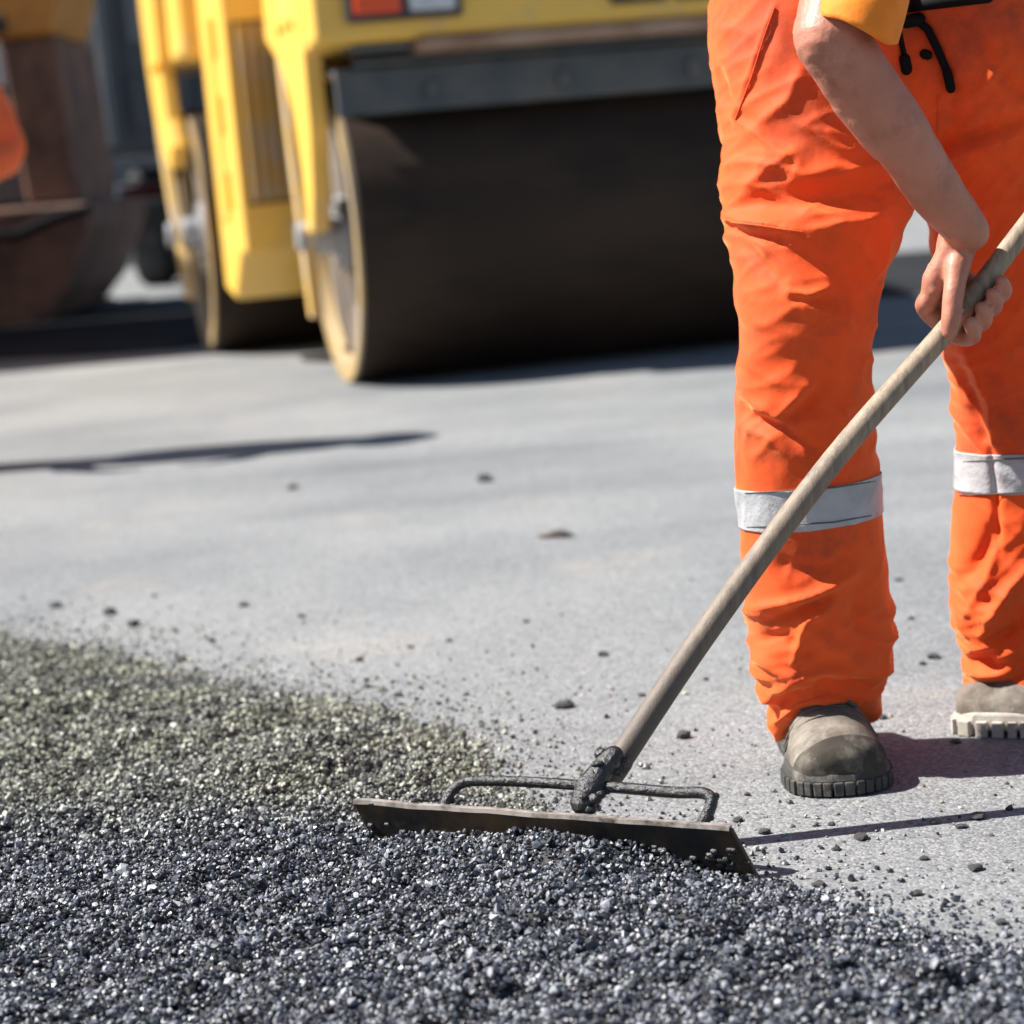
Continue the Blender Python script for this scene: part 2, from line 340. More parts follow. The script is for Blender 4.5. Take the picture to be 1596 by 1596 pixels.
def building():
    root = empty('rendered_building', (-1, KY + 5.4, 0)); tag(root, 'long grey rendered building with dark windows behind the truck', 'building')
    bm = bmesh.new(); Wd, Hh = 28, 9.0
    cols = [(-12.2 + 3.5 * k, 1.6) for k in range(8)]; rows_ = [(1.2, 1.7), (5.0, 1.8)]
    xs = sorted({-Wd / 2, Wd / 2, *[c[0] - c[1] / 2 for c in cols], *[c[0] + c[1] / 2 for c in cols]})
    zs = sorted({0, Hh, *[r[0] for r in rows_], *[r[0] + r[1] for r in rows_]})
    for i in range(len(xs) - 1):
        for j in range(len(zs) - 1):
            cx = (xs[i] + xs[i + 1]) / 2; cz = (zs[j] + zs[j + 1]) / 2
            if any(abs(cx - c[0]) < c[1] / 2 for c in cols) and any(r[0] < cz < r[0] + r[1] for r in rows_): continue
            box(bm, (cx, .15, cz), (xs[i + 1] - xs[i], .3, zs[j + 1] - zs[j]))
    bmesh.ops.remove_doubles(bm, verts=bm.verts, dist=.001)
    box(bm, (0, 3.4, 4.5), (27.9, 6.0, 8.9))
    bm_obj('wall', bm, M['wall'], root)
    bm = bmesh.new(); box(bm, (0, 3.2, 9.13), (28.6, 7.2, .26)); bm_obj('roof', bm, M['dark'], root)
    for c in cols:
        for r in rows_:
            f = bmesh.new(); x, w, z, h = c[0], c[1], r[0], r[1]
            for sx in (-1, 0, 1): box(f, (x + sx * (w / 2 - .035), .2, z + h / 2), (.07, .07, h - .004))
            for sz in (0, 1): box(f, (x, .203, z + .035 + sz * (h - .07)), (w - .004, .06, .07))
            fo = bm_obj('window', f, M['frame'], root)
            g = bmesh.new(); box(g, (x, .24, z + h / 2), (w - .01, .012, h - .01)); bm_obj('pane', g, M['glass'], fo)
            s = bmesh.new(); box(s, (x, -.04, z - .045), (w + .2, .16, .07)); bm_obj('sill', s, M['kerb'], fo)
building()

# ------------------------------------------------------------------ road roller
RTH = math.radians(13.0); DW, DR = 1.74, 0.60
gl = G(541, 596); ux = Vector((math.cos(RTH), math.sin(RTH), 0)); uy = Vector((-math.sin(RTH), math.cos(RTH), 0))
rroot = gl + ux * (DW / 2)
roller = empty('road_roller', (rroot.x, rroot.y, 0), RTH)
tag(roller, 'yellow tandem road roller with a tar black front drum', 'road roller')
gr = G(326, 549) - rroot; RX, RYy = gr.dot(ux) + DW / 2, gr.dot(uy)      # rear drum centre in the roller's frame
def roller_end(cx, cy, name):
    h = DW / 2
    bm = bmesh.new()
    prof = [(-h, DR - .07), (-h + .006, DR - .012), (-h + .018, DR), (h - .018, DR), (h - .006, DR - .012), (h, DR - .07), (h - .06, DR - .085), (-h + .06, DR - .085)]
    lathe_x(bm, [(cx + p[0], p[1]) for p in prof], cy, DR, 96)
    d = bm_obj(name, bm, M['drum'], roller, smooth=True); d.data.set_sharp_from_angle(angle=math.radians(30))
    for s in (-1, 1):
        bm = bmesh.new(); lathe_x(bm, [(cx + s * (h + .004), DR - .006), (cx + s * (h + .004), DR - .075), (cx + s * (h - .05), DR - .09), (cx + s * (h - .05), DR - .008)], cy, DR, 96)
        bm_obj('rim', bm, M['rim'], d)
        bm = bmesh.new(); cyl_x(bm, cx + s * (h - .10), cx + s * (h - .055), DR - .087, cy, DR, 64); ep = bm_obj('end_plate', bm, M['plate'], d)
        bm = bmesh.new(); cyl_x(bm, cx + s * (h - .06), cx + s * (h + .07), .08, cy, DR, 32); cyl_x(bm, cx + s * (h - .06), cx + s * (h - .02), .15, cy, DR, 32)
        bm_obj('hub', bm, M['metal'], ep, bevel=.008)
        for k in range(8):
            a = k * PI / 4; bm = bmesh.new(); cyl_x(bm, cx + s * (h - .021), cx + s * (h - .004), .012, cy + .12 * math.cos(a), DR + .12 * math.sin(a), 6)
            bm_obj('bolt', bm, M['metal'], ep)
    return d
drum_f = roller_end(0, 0, 'drum'); drum_r = roller_end(RX, RYy, 'drum')
def yoke(cx, cy, s, rear):
    """side arm that carries a drum: broad plate above, tooth down to the hub, thin trailing strut"""
    x0 = cx + s * (DW / 2 + .03); x1 = x0 + s * .075
    bm = bmesh.new()
    if not rear: pts = [(-.32, 1.95), (-.37, 1.30), (-.35, 1.0), (-.27, .78), (-.17, .62), (-.02, .60), (-.04, .85), (.04, 1.08), (.22, 1.25), (.36, 1.42), (.36, 1.95)]
    else: pts = [(-.20, 1.95), (-.14, 1.62), (-.12, 1.38), (-.20, 1.16), (-.30, 1.02), (-.20, .92), (.0, .93), (.26, 1.04), (.48, 1.22), (.60, 1.48), (.64, 1.72), (.64, 1.95)]
    prism(bm, [(cy + p[0], p[1]) for p in pts], x0, x1)
    y = bm_obj('yoke', bm, M['yellow'], roller, bevel=.012)
    st_ = [(.36, 1.44), (.45, 1.44), (.40, .95), (.24, .26), (.16, .26), (.30, .95)] if not rear else [(.52, 1.36), (.62, 1.40), (.56, 1.05), (.22, .52), (-.02, .27), (-.09, .29), (.13, .55), (.46, 1.05)]
    bm = bmesh.new(); prism(bm, [(cy + p[0], p[1]) for p in st_], x0 + s * .012, x1 - s * .012)
    bm_obj('trailing_strut', bm, M['yellow_dirty'], y, bevel=.006)
    bm = bmesh.new(); cyl_x(bm, x1 - s * .002, x1 + s * .04, .06, cy, DR, 24); bm_obj('bearing_cap', bm, M['metal'], y, bevel=.008)
    for k in range(3):
        bm = bmesh.new(); cyl_x(bm, x1 - s * .001, x1 + s * .012, .022, cy - .18 + .18 * k, 1.42, 12); bm_obj('bolt', bm, M['slot'], y)
for s in (-1, 1):
    yoke(0, 0, s, False); yoke(RX, RYy, s, True)
# front cross frame over the drum
hw = DW / 2 + .105
bm = bmesh.new(); prism(bm, [(-.52, 1.05), (-.50, 1.215), (-.20, 1.25), (-.20, 1.222), (-.47, 1.19), (-.49, 1.04)], -hw + .09, hw - .09)
sb = bm_obj('scraper_bar', bm, M['beam'], roller, bevel=.006)
for k in range(3):
    bm = bmesh.new(); box(bm, (-.52 + .52 * k, -.525, 1.12), (.05, .02, .07)); bm_obj('scraper_clamp', bm, M['beam'], sb, bevel=.006)
bm = bmesh.new(); cyl_x(bm, -hw + .16, hw - .16, .012, -.53, 1.235, 12); bm_obj('spray_pipe', bm, M['beam'], sb)
bm = bmesh.new(); box(bm, (.12, -.42, 1.282), (2 * hw - .55, .40, .055)); bm_obj('ledge', bm, M['rust'], roller, bevel=.015)
bm = bmesh.new(); box(bm, (-.66, -.40, 1.285), (.32, .30, .03)); bm_obj('step_plate', bm, M['beam'], roller, bevel=.006)
bm = bmesh.new(); prism(bm, [(-.60, 1.312), (-.585, 1.80), (-.50, 1.98), (.62, 1.98), (.70, 1.40), (.30, 1.262), (-.2, 1.262)], -hw + .01, hw - .01)
hood = bm_obj('front_hood', bm, M['yellow'], roller, bevel=.03, seg=3)
def lamp(x, w, split):
    bm = bmesh.new(); box(bm, (x, -.615, 1.45), (w, .05, .145)); hs = bm_obj('lamp_housing', bm, M['dark'], roller, bevel=.012)
    if split:
        for k, mt in ((-1, 'lamp_red'), (1, 'lamp_white')):
            bm = bmesh.new(); box(bm, (x + k * w * .235, -.644, 1.456), (w * .40, .03, .105)); bm_obj('lens', bm, M[mt], hs, bevel=.01)
    else:
        bm = bmesh.new(); bmesh.ops.create_uvsphere(bm, u_segments=20, v_segments=10, radius=.05, matrix=Matrix.Translation((x + .01, -.638, 1.45)) @ Matrix.Diagonal((1, .35, 1, 1)))
        bm_obj('lens', bm, M['lamp_white'], hs, smooth=True)
lamp(-.62, .44, True); lamp(.29, .22, False); lamp(.66, .44, True)
bm = bmesh.new(); box(bm, (-.12, -.604, 1.55), (.5, .012, .14)); bm_obj('badge_plate', bm, M['slot'], roller)
# central body: lit side with slots, front face with louvres
bx0, bx1 = RX - DW / 2 + .04, .80; by0, by1 = .78, RYy - .72
f0 = P(384, 250, 0.0) if False else None
bm = bmesh.new(); prism(bm, [(by0, .52), (by0 + .16, .52), (by1 - .35, .30), (by1, .34), (by1, 1.92), (by0, 1.92)], bx0, bx1)
body = bm_obj('engine_body', bm, M['yellow'], roller, bevel=.025, seg=3)
nsl = 7
for k in range(nsl):
    bm = bmesh.new(); box(bm, (bx0 + .07 + .048 * k, by0 - .010, 1.12), (.024, .03, .74)); bm_obj('louvre', bm, M['yellow_dirty'], body, bevel=.004)
bm = bmesh.new(); box(bm, (bx0 + .214, by0 - .002, 1.12), (.36, .012, .78)); bm_obj('louvre_panel', bm, M['louvre_gap'], body)
for k in range(3):
    bm = bmesh.new(); box(bm, (bx0 - .002, by0 + .30, .80 + .33 * k), (.02, .07, .17)); bm_obj('slot', bm, M['slot'], body, bevel=.006)
bm = bmesh.new(); box(bm, (bx0 - .004, (by0 + by1) / 2 + .1, 1.12), (.02, .25, .9)); bm_obj('access_panel', bm, M['yellow'], body, bevel=.006)
bm = bmesh.new(); box(bm, (.06, .70, .86), (.7, .30, .34)); box(bm, (.06, .62, .86), (.16, .9, .16)); bm_obj('articulation_joint', bm, M['dark'], roller, bevel=.02)
for k in (-1, 1):
    V, F = [], []; tube(V, F, [(.06 + k * .3, .45, .95), (.06 + k * .36, .80, .92)], .03, 12); mesh_obj('steering_ram', V, F, M['metal'], roller, smooth=True)
bm = bmesh.new(); box(bm, (RX + .0, RYy + .1, 1.66), (DW + .1, 1.5, .5)); bm_obj('rear_hood', bm, M['yellow'], roller, bevel=.05, seg=3)
# operator's place, above the picture
st = bm_obj('seat', (lambda b: (box(b, (.05, 1.15, 2.12), (.5, .48, .14)), box(b, (.05, 1.40, 2.42), (.48, .12, .55)), b)[2])(bmesh.new()), M['dark'], roller, bevel=.04, seg=3)
V, F = [], []; tube(V, F, [(.05, .55, 1.95), (.05, .68, 2.35)], .03, 12); sc_ = mesh_obj('steering_column', V, F, M['dark'], roller, smooth=True)
bm = bmesh.new(); lathe_x(bm, [(-.012, .2), (0, .212), (.012, .2), (0, .188)], 0, 0, 32); sw = bm_obj('steering_wheel', bm, M['dark'], sc_, smooth=True); sw.location = (.05, .68, 2.37); sw.rotation_euler = (0, PI / 2 - .3, PI / 2)
V, F = [], []; tube(V, F, [(-.6, 1.75, 1.9), (-.6, 1.75, 2.75), (-.5, 1.75, 2.85), (.54, 1.75, 2.85), (.64, 1.75, 2.75), (.64, 1.75, 1.9)], .035, 12); mesh_obj('roll_bar', V, F, M['dark'], roller, smooth=True)

# ------------------------------------------------------------------ background machines
def wheel(parent, x, y, r, w):
    bm = bmesh.new(); lathe_x(bm, [(x - w / 2, r * .6), (x - w / 2, r * .93), (x - w / 2 + .04, r), (x + w / 2 - .04, r), (x + w / 2, r * .93), (x + w / 2, r * .6)], y, r, 40)
    t = bm_obj('wheel', bm, M['rubber'], parent)
    bm = bmesh.new(); cyl_x(bm, x - w * .3, x + w * .3, r * .605, y, r, 28); cyl_x(bm, x - w * .48, x + w * .48, r * .22, y, r, 16); bm_obj('rim', bm, M['dark'], t)
def truck():
    g = G(118, 440); Y = 18.6; x0 = P(170, 300, Y).x
    root = empty('tipper_truck', (x0 + 1.25, Y, 0)); tag(root, 'dark blue grey tipper truck seen from behind, beyond the roller', 'truck')
    for sx in (-1, 1):
        for yy in (.95, 2.3, 6.4):
            for dx in ((.0, .33) if yy < 5 else (.0,)): wheel(root, sx * (1.06 - dx), yy, .5, .29)
    for yy in (.95, 2.3, 6.4):
        bm = bmesh.new(); cyl_x(bm, -.95, .95, .09, yy, .5, 16); bmesh.ops.create_uvsphere(bm, u_segments=16, v_segments=10, radius=.24, matrix=Matrix.Translation((0, yy, .5))); bm_obj('axle', bm, M['dark'], root)
    bm = bmesh.new()
    for sx in (-1, 1): box(bm, (sx * .42, 3.9, .92), (.12, 7.6, .26))
    bm_obj('chassis', bm, M['dark'], root)
    bm = bmesh.new(); box(bm, (0, .10, .80), (2.4, .14, .16)); ub = bm_obj('underrun_bar', bm, M['truck'], root, bevel=.02)
    for sx in (-1, 1):
        bm = bmesh.new(); box(bm, (sx * .95, .02, .81), (.36, .05, .11)); bm_obj('tail_lamp', bm, M['lamp_dark'], ub, bevel=.01)
    bm = bmesh.new(); prism(bm, [(.05, 1.10), (5.1, 1.10), (5.1, 2.75), (.05, 2.75)], -1.24, 1.24); bd = bm_obj('tipper_body', bm, M['truck'], root, bevel=.02)
    for sx in (-1, 1):
        for k in range(6):
            bm = bmesh.new(); box(bm, (sx * 1.275, .3 + .92 * k, 1.92), (.07, .12, 1.6)); bm_obj('rib', bm, M['truck'], bd, bevel=.01)
    bm = bmesh.new(); box(bm, (0, .0, 1.95), (2.40, .09, 1.55)); tg = bm_obj('tailgate', bm, M['truck'], bd, bevel=.015)
    for k in range(4):
        bm = bmesh.new(); box(bm, (-1.1 + .733 * k, -.075, 1.95), (.10, .06, 1.5)); bm_obj('tailgate_post', bm, M['truck'], tg, bevel=.01)
    for k in range(3):
        bm = bmesh.new(); box(bm, (-.733 + .733 * k, -.062, 2.22), (.42, .035, .44)); bm_obj('panel', bm, M['truck_light'], tg, bevel=.015)
        bm = bmesh.new(); box(bm, (-.733 + .733 * k, -.062, 1.52), (.5, .03, .40)); bm_obj('panel', bm, M['truck'], tg, bevel=.015)
    for sx in (-1, 1):
        bm = bmesh.new(); box(bm, (sx * .93, .25, .70), (.5, .02, .42)); bm_obj('mud_flap', bm, M['rubber'], root)
    bm = bmesh.new(); prism(bm, [(5.4, .75), (7.4, .75), (7.4, 1.7), (7.15, 2.75), (5.4, 2.8)], -1.2, 1.2); cb = bm_obj('cab', bm, M['truck'], root, bevel=.06, seg=3)
    for sx in (-1, 1):
        bm = bmesh.new(); box(bm, (sx * 1.203, 6.5, 2.2), (.02, 1.0, .7)); bm_obj('cab_window', bm, M['glass'], cb)
truck()
def paver():
    Y = 14.8; x = P(74, 300, Y).x
    root = empty('asphalt_paver', (x, Y, 0)); tag(root, 'tar stained asphalt paver with an orange brown console beside the truck', 'paver')
    def pr(name, pts, d0, d1, mt, par=root, bev=.02):      # outline in (x,z) extruded in y
        bm = bmesh.new(); a = [bm.verts.new((p[0], d0, p[1])) for p in pts]; b = [bm.verts.new((p[0], d1, p[1])) for p in pts]; n = len(pts)
        bm.faces.new(a); bm.faces.new(b[::-1])
        for i in range(n): bm.faces.new((a[i], a[(i + 1) % n], b[(i + 1) % n], b[i]))
        return bm_obj(name, bm, mt, par, bevel=bev)
    pr('track_guard', [(-1.9, .10), (-.12, .03), (.06, .22), (.26, .62), (.27, .78), (-1.9, .80)], -.15, 2.4, M['pv_brown'])
    for sx in (-1.6, -.28):
        bm = bmesh.new(); box(bm, (sx, 1.4, .20), (.34, 3.0, .38)); tr = bm_obj('crawler_track', bm, M['rubber'], root, bevel=.12, seg=4)
        for k in range(10):
            bm = bmesh.new(); box(bm, (sx, -.02 + .31 * k, .012), (.33, .12, .022)); bm_obj('track_pad', bm, M['dark'], tr)
    pr('hopper_wall', [(-.14, .80), (.20, .80), (.17, 1.85), (-.20, 1.85)], .0, 1.5, M['pv_brown'])
    pr('console', [(-.26, 1.86), (.16, 1.86), (.24, 2.15), (.26, 2.75), (-.34, 2.75)], -.05, 1.3, M['pv_orange'], bev=.04)
    pr('hull', [(-1.9, .80), (-.145, .80), (-.205, 1.5), (-1.9, 1.5)], .25, 2.6, M['truck'])
    bm = bmesh.new(); box(bm, (-1.55, -1.85, 1.55), (1.75, 3.1, 2.4)); bm_obj('added_shade_bin', bm, M['pv_orange'], root, bevel=.05)  # unseen bin added left of view to shade the fresh lane
    for yy in (-2.4, -.3):
        bm = bmesh.new(); box(bm, (-1.55, yy, .19), (1.6, .5, .36)); bm_obj('crawler_track', bm, M['rubber'], root, bevel=.1, seg=3)  # tracks under the added shade bin
    pr('deck', [(-1.9, 1.5), (-.36, 1.5), (-.42, 1.62), (-1.9, 1.62)], .2, 2.7, M['dark'])
    bm = bmesh.new(); box(bm, (-.19, -.085, 1.95), (.13, .06, .12)); bm_obj('control_box', bm, M['dark'], root, bevel=.015)
    V, F = [], []; pts = [P(p[0], p[1], Y - .3) - Vector((x, Y, 0)) for p in ((-160, 372), (-60, 376), (0, 367), (28, 364), (60, 350), (100, 334), (135, 326))]
    tube(V, F, pts, .032, 12, sub=4); mesh_obj('push_bar', V, F, M['black'], root, smooth=True)
    V, F = [], []; tube(V, F, [(-1.1, 1.2, 1.6), (-1.1, 1.2, 3.1)], .05, 12); mesh_obj('exhaust', V, F, M['dark'], root, smooth=True)
    for xx in (-1.7, -.3):
        V, F = [], []; tube(V, F, [(xx, 2.3, 1.6), (xx, 2.3, 3.2)], .035, 10); mesh_obj('canopy_post', V, F, M['dark'], root, smooth=True)
    bm = bmesh.new(); box(bm, (-1.0, 1.5, 3.24), (1.9, 2.4, .07)); bm_obj('canopy', bm, M['pv_orange'], root, bevel=.02)
paver()

# ------------------------------------------------------------------ asphalt lute (rake): measured first, the heap leans on it
BR = G(1184, 1373); TR = G(1141, 1291, .068); TL = G(551, 1249, .072)
boff = Vector((BR.x - TR.x, BR.y - TR.y, 0))
BL = Vector((TL.x + boff.x, TL.y + boff.y, 0))
LUT = (BR - BL).normalized(); LUN = Vector((LUT.y, -LUT.x, 0))       # LUN points to the camera side
def blade_s(x, y):
    dx, dy = x - BL.x, y - BL.y
    return dx * LUT.x + dy * LUT.y, dx * LUN.x + dy * LUN.y
BLEN = (BR - BL).length

# ------------------------------------------------------------------ loose asphalt
def lattice(seed):
    g = np.random.default_rng(seed).random((64, 64))
    def f(x, y):
        xi = np.floor(x).astype(int); yi = np.floor(y).astype(int); fx = x - xi; fy = y - yi
        fx = fx * fx * (3 - 2 * fx); fy = fy * fy * (3 - 2 * fy)
        a = g[xi % 64, yi % 64]; b = g[(xi + 1) % 64, yi % 64]; c = g[xi % 64, (yi + 1) % 64]; d = g[(xi + 1) % 64, (yi + 1) % 64]
        return (a * (1 - fx) + b * fx) * (1 - fy) + (c * (1 - fx) + d * fx) * fy - .5
    return f
n1, n2, n3, n4 = (lattice(s) for s in (1, 2, 3, 4))
edge_px = [(-420, 930), (-150, 968), (0, 992), (120, 1012), (250, 1046), (420, 1078), (560, 1104), (680, 1146), (765, 1192), (800, 1240), (850, 1268)]
poly = [G(*p) for p in edge_px]
poly += [BL + LUT * (BLEN * .55) - LUN * .0, BL + LUT * (BLEN * 1.0) + LUN * .012]
poly += [G(*p) for p in ((1300, 1412), (1450, 1468), (1600, 1500), (1760, 1545), (2100, 1660))]
poly += [Vector((.9, 1.25, 0)), Vector((-1.0, 1.25, 0)), Vector((-1.5, 2.6, 0))]
PX = np.array([p.x for p in poly]); PY = np.array([p.y for p in poly])
def signed(x, y):
    best = np.full(x.shape, 9.0); ins = np.zeros(x.shape, bool); n = len(PX)
    for i in range(n):
        ax, ay, bx, by = PX[i], PY[i], PX[(i + 1) % n], PY[(i + 1) % n]
        dx, dy = bx - ax, by - ay; t = np.clip(((x - ax) * dx + (y - ay) * dy) / (dx * dx + dy * dy), 0, 1)
        best = np.minimum(best, np.hypot(x - ax - t * dx, y - ay - t * dy))
        c = (ay > y) != (by > y); xi = ax + (y - ay) / (by - ay + 1e-12) * dx; ins ^= c & (x < xi)
    return np.where(ins, best, -best)
def sstep(a, b, v):
    t = np.clip((v - a) / (b - a), 0, 1); return t * t * (3 - 2 * t)
FD = np.array((.54, .84)); FN = np.array((.84, -.54))
def heap(x, y):
    d = signed(x, y) + .05 * n1(x * 9, y * 9) + .02 * n2(x * 30, y * 30)
    k = sstep(-.02, .16, d)
    along = x * FD[0] + y * FD[1]; across = x * FN[0] + y * FN[1]
    h = k * (.020 + .016 * n1(x * 5 + 3, y * 5) + .012 * n2(x * 14, y * 14 + 7) + .015 * n3(across * 34, along * 5) + .011 * n4(x * 60, y * 60))
    s, q = blade_s(x, y)
    prof = np.interp(s / BLEN, [-.15, .0, .12, .3, .5, .7, .82, .95, 1.05], [.012, .016, .022, .026, .047, .040, .020, .006, 0])
    prof = prof * (1 + .5 * n2(s * 22, q * 22))
    front = np.exp(-np.maximum(q - .015, 0) ** 2 / (2 * .055 ** 2)) * (q > -.012)
    h = np.maximum(h, 0) * (1 - .5 * front * (s > 0) * (s < BLEN)) + prof * front
    back = (q < -.002) * (q > -.09) * (s > -.02) * (s < BLEN)
    h = np.where(back, np.minimum(h, .016), h)
    return np.where(d > -.03, h, 0), d
def loose_asphalt():
    root = empty('loose_asphalt', (0, 0, 0)); 
    tag(root, 'heap of loose black bitumen coated stone raked over the grey road', 'asphalt', kind='stuff')
    # the compacted underside of the heap
    xs = np.arange(-1.75, .95, .012); ys = np.arange(1.25, 4.9, .012); X, Yg = np.meshgrid(xs, ys, indexing='ij')
    H, D = heap(X, Yg); Z = np.where(D > 0, H - .0035, -.01)
    nx, ny = X.shape; V = np.stack([X, Yg, Z], -1).reshape(-1, 3)
    idx = np.arange(nx * ny).reshape(nx, ny); keep = (D[:-1, :-1] > -.02) | (D[1:, 1:] > -.02)
    F = np.stack([idx[:-1, :-1], idx[1:, :-1], idx[1:, 1:], idx[:-1, 1:]], -1)[keep]
    b = mesh_obj('bitumen_bed', V, [tuple(int(i) for i in f) for f in F], M['bed'], root, smooth=True); b['kind'] = 'stuff'
    # the stones
    sp = .0050
    gx = np.arange(-1.75, .95, sp); gy = np.arange(1.3, 4.9, sp); X, Yg = np.meshgrid(gx, gy, indexing='ij')
    x = X.ravel() + rng.uniform(-.5, .5, X.size) * sp; y = Yg.ravel() + rng.uniform(-.5, .5, X.size) * sp
    h, d = heap(x, y); px, py = proj(np.stack([x, y, h], -1))
    vis = (px > -160) & (px < 1760) & (py < 1760) & (py > 850)
    pr = np.where(d > .05, 1.0, np.where(d > -.012, .93, .30 * np.exp((d + .012) / .075) + .012 * np.exp((d) / .3)))
    pr = np.where(vis, pr, pr * .22)
    s_, q_ = blade_s(x, y); pr = np.where((np.abs(q_) < .008) & (s_ > -.005) & (s_ < BLEN + .005), 0, pr)
    ok = rng.random(x.size) < pr
    x, y, h, d = x[ok], y[ok], h[ok], d[ok]; n = x.size
    r = .0028 * np.exp(.36 * rng.standard_normal(n)); r = np.clip(r, .0013, .0068); r[d < -.02] *= .8
    z = np.where(d > -.012, h + rng.uniform(-.0045, .0035, n), r * .45)
    t = (1 + 5 ** .5) / 2
    ico = np.array([(-1, t, 0), (1, t, 0), (-1, -t, 0), (1, -t, 0), (0, -1, t), (0, 1, t), (0, -1, -t), (0, 1, -t), (t, 0, -1), (t, 0, 1), (-t, 0, -1), (-t, 0, 1)]) / math.hypot(1, t)
    tri = np.array([(0, 11, 5), (0, 5, 1), (0, 1, 7), (0, 7, 10), (0, 10, 11), (1, 5, 9), (5, 11, 4), (11, 10, 2), (10, 7, 6), (7, 1, 8), (3, 9, 4), (3, 4, 2), (3, 2, 6), (3, 6, 8), (3, 8, 9), (4, 9, 5), (2, 4, 11), (6, 2, 10), (8, 6, 7), (9, 8, 1)])
    NT = 60; tmpl = []
    for k in range(NT):
        q, _ = np.linalg.qr(rng.standard_normal((3, 3))); v = ico * rng.uniform(.58, 1.34, (12, 1)) * rng.uniform(.6, 1.3, (1, 3)); tmpl.append(v @ q)
    tmpl = np.array(tmpl); ti = rng.integers(0, NT, n); a = rng.uniform(0, 2 * PI, n); ca, sa = np.cos(a), np.sin(a)
    v = tmpl[ti] * r[:, None, None]
    vx = v[..., 0] * ca[:, None] - v[..., 1] * sa[:, None] + x[:, None]; vy = v[..., 0] * sa[:, None] + v[..., 1] * ca[:, None] + y[:, None]; vz = v[..., 2] + z[:, None]
    VV = np.stack([vx, vy, vz], -1).reshape(-1, 3).astype(np.float32)
    TT = (tri[None] + (np.arange(n) * 12)[:, None, None]).reshape(-1, 3).astype(np.int32)
    me = bpy.data.meshes.new('coated_stones'); me.vertices.add(len(VV)); me.vertices.foreach_set('co', VV.ravel())
    me.loops.add(TT.size); me.loops.foreach_set('vertex_index', TT.ravel()); me.polygons.add(len(TT))
    me.polygons.foreach_set('loop_start', np.arange(0, TT.size, 3, dtype=np.int32)); me.update(calc_edges=True)
    me.polygons.foreach_set('use_smooth', np.zeros(len(TT), bool))
    at = me.attributes.new('tone', 'FLOAT', 'POINT'); at.data.foreach_set('value', np.repeat(rng.random(n), 12).astype(np.float32))
    dried = sstep(2.55, 2.95, y + .25 * x + .18 * n1(x * 4 + 2, y * 4)) * (.75 + .5 * n2(x * 9, y * 9)); at = me.attributes.new('dried', 'FLOAT', 'POINT'); at.data.foreach_set('value', np.repeat(np.clip(dried, 0, 1), 12).astype(np.float32))
    o = link('coated_stones', me, M['grain'], root); o['kind'] = 'stuff'
    pass
loose_asphalt()

# loose crumbs lying on the rolled surface
crumb_px = [(755, 750, 13), (456, 762, 8), (170, 957, 12), (208, 976, 11), (86, 946, 9), (1296, 690, 6), (940, 1022, 8), (880, 1103, 13), (1066, 1150, 13), (1524, 1276, 12), (1341, 1308, 11), (1456, 1284, 8),
            (1296, 1286, 6), (1192, 1299, 9), (1276, 1381, 9), (1521, 1356, 11), (1455, 1026, 9), (1438, 1036, 6), (1490, 1158, 8), (1226, 1388, 7), (1440, 1340, 7), (1560, 1440, 9), (1375, 1120, 7), (1430, 1395, 9), (1498, 1290, 7),
            (380, 945, 8), (470, 962, 6), (330, 1000, 7), (560, 1030, 7), (640, 1010, 5), (285, 1030, 8), (620, 1085, 7), (1150, 1280, 8), (1165, 1240, 6), (1000, 1085, 6), (1100, 1060, 5), (700, 1000, 5), (820, 970, 5), (240, 930, 5), (1400, 905, 5), (1420, 965, 5)]
def crumbs():
    base = []
    for k in range(5):
        bm = bmesh.new(); bmesh.ops.create_icosphere(bm, subdivisions=2, radius=1.0)
        for v in bm.verts:
            v.co *= 1 + .38 * noise.noise(v.co * 1.6 + Vector((k * 7, 0, 0))) + .15 * noise.noise(v.co * 4 + Vector((0, k * 5, 0)))
            v.co.z *= .6
        me = bpy.data.meshes.new('asphalt_crumb'); bm.to_mesh(me); bm.free(); me.materials.append(M['crumb']); base.append(me)
    for i, (px, py, r) in enumerate(crumb_px):
        g = G(px, py); o = bpy.data.objects.new('asphalt_crumb', base[i % 5]); COL.objects.link(o)
        s = r * g.y / FPX * .95; o.scale = (s * random.uniform(.9, 1.3), s * random.uniform(.9, 1.5), s); o.rotation_euler.z = random.uniform(0, 6); o.location = (g.x, g.y, s * .42)
        tag(o, 'small dark asphalt crumb lying loose on the grey road', 'crumb', 'crumbs on the rolled road')
    g = G(872, 838); V, F = [], []
    c = Vector((g.x, g.y, .006)); tube(V, F, [c + Vector((-.045, .01, 0)), c + Vector((0, 0, .004)), c + Vector((.03, -.012, 0))], [.004, .009, .003], 10, sub=3)
    tag(mesh_obj('wood_chip', V, F, M['tar_wood'], smooth=True), 'small brown splinter of wood lying flat on the grey road', 'splinter')
crumbs()

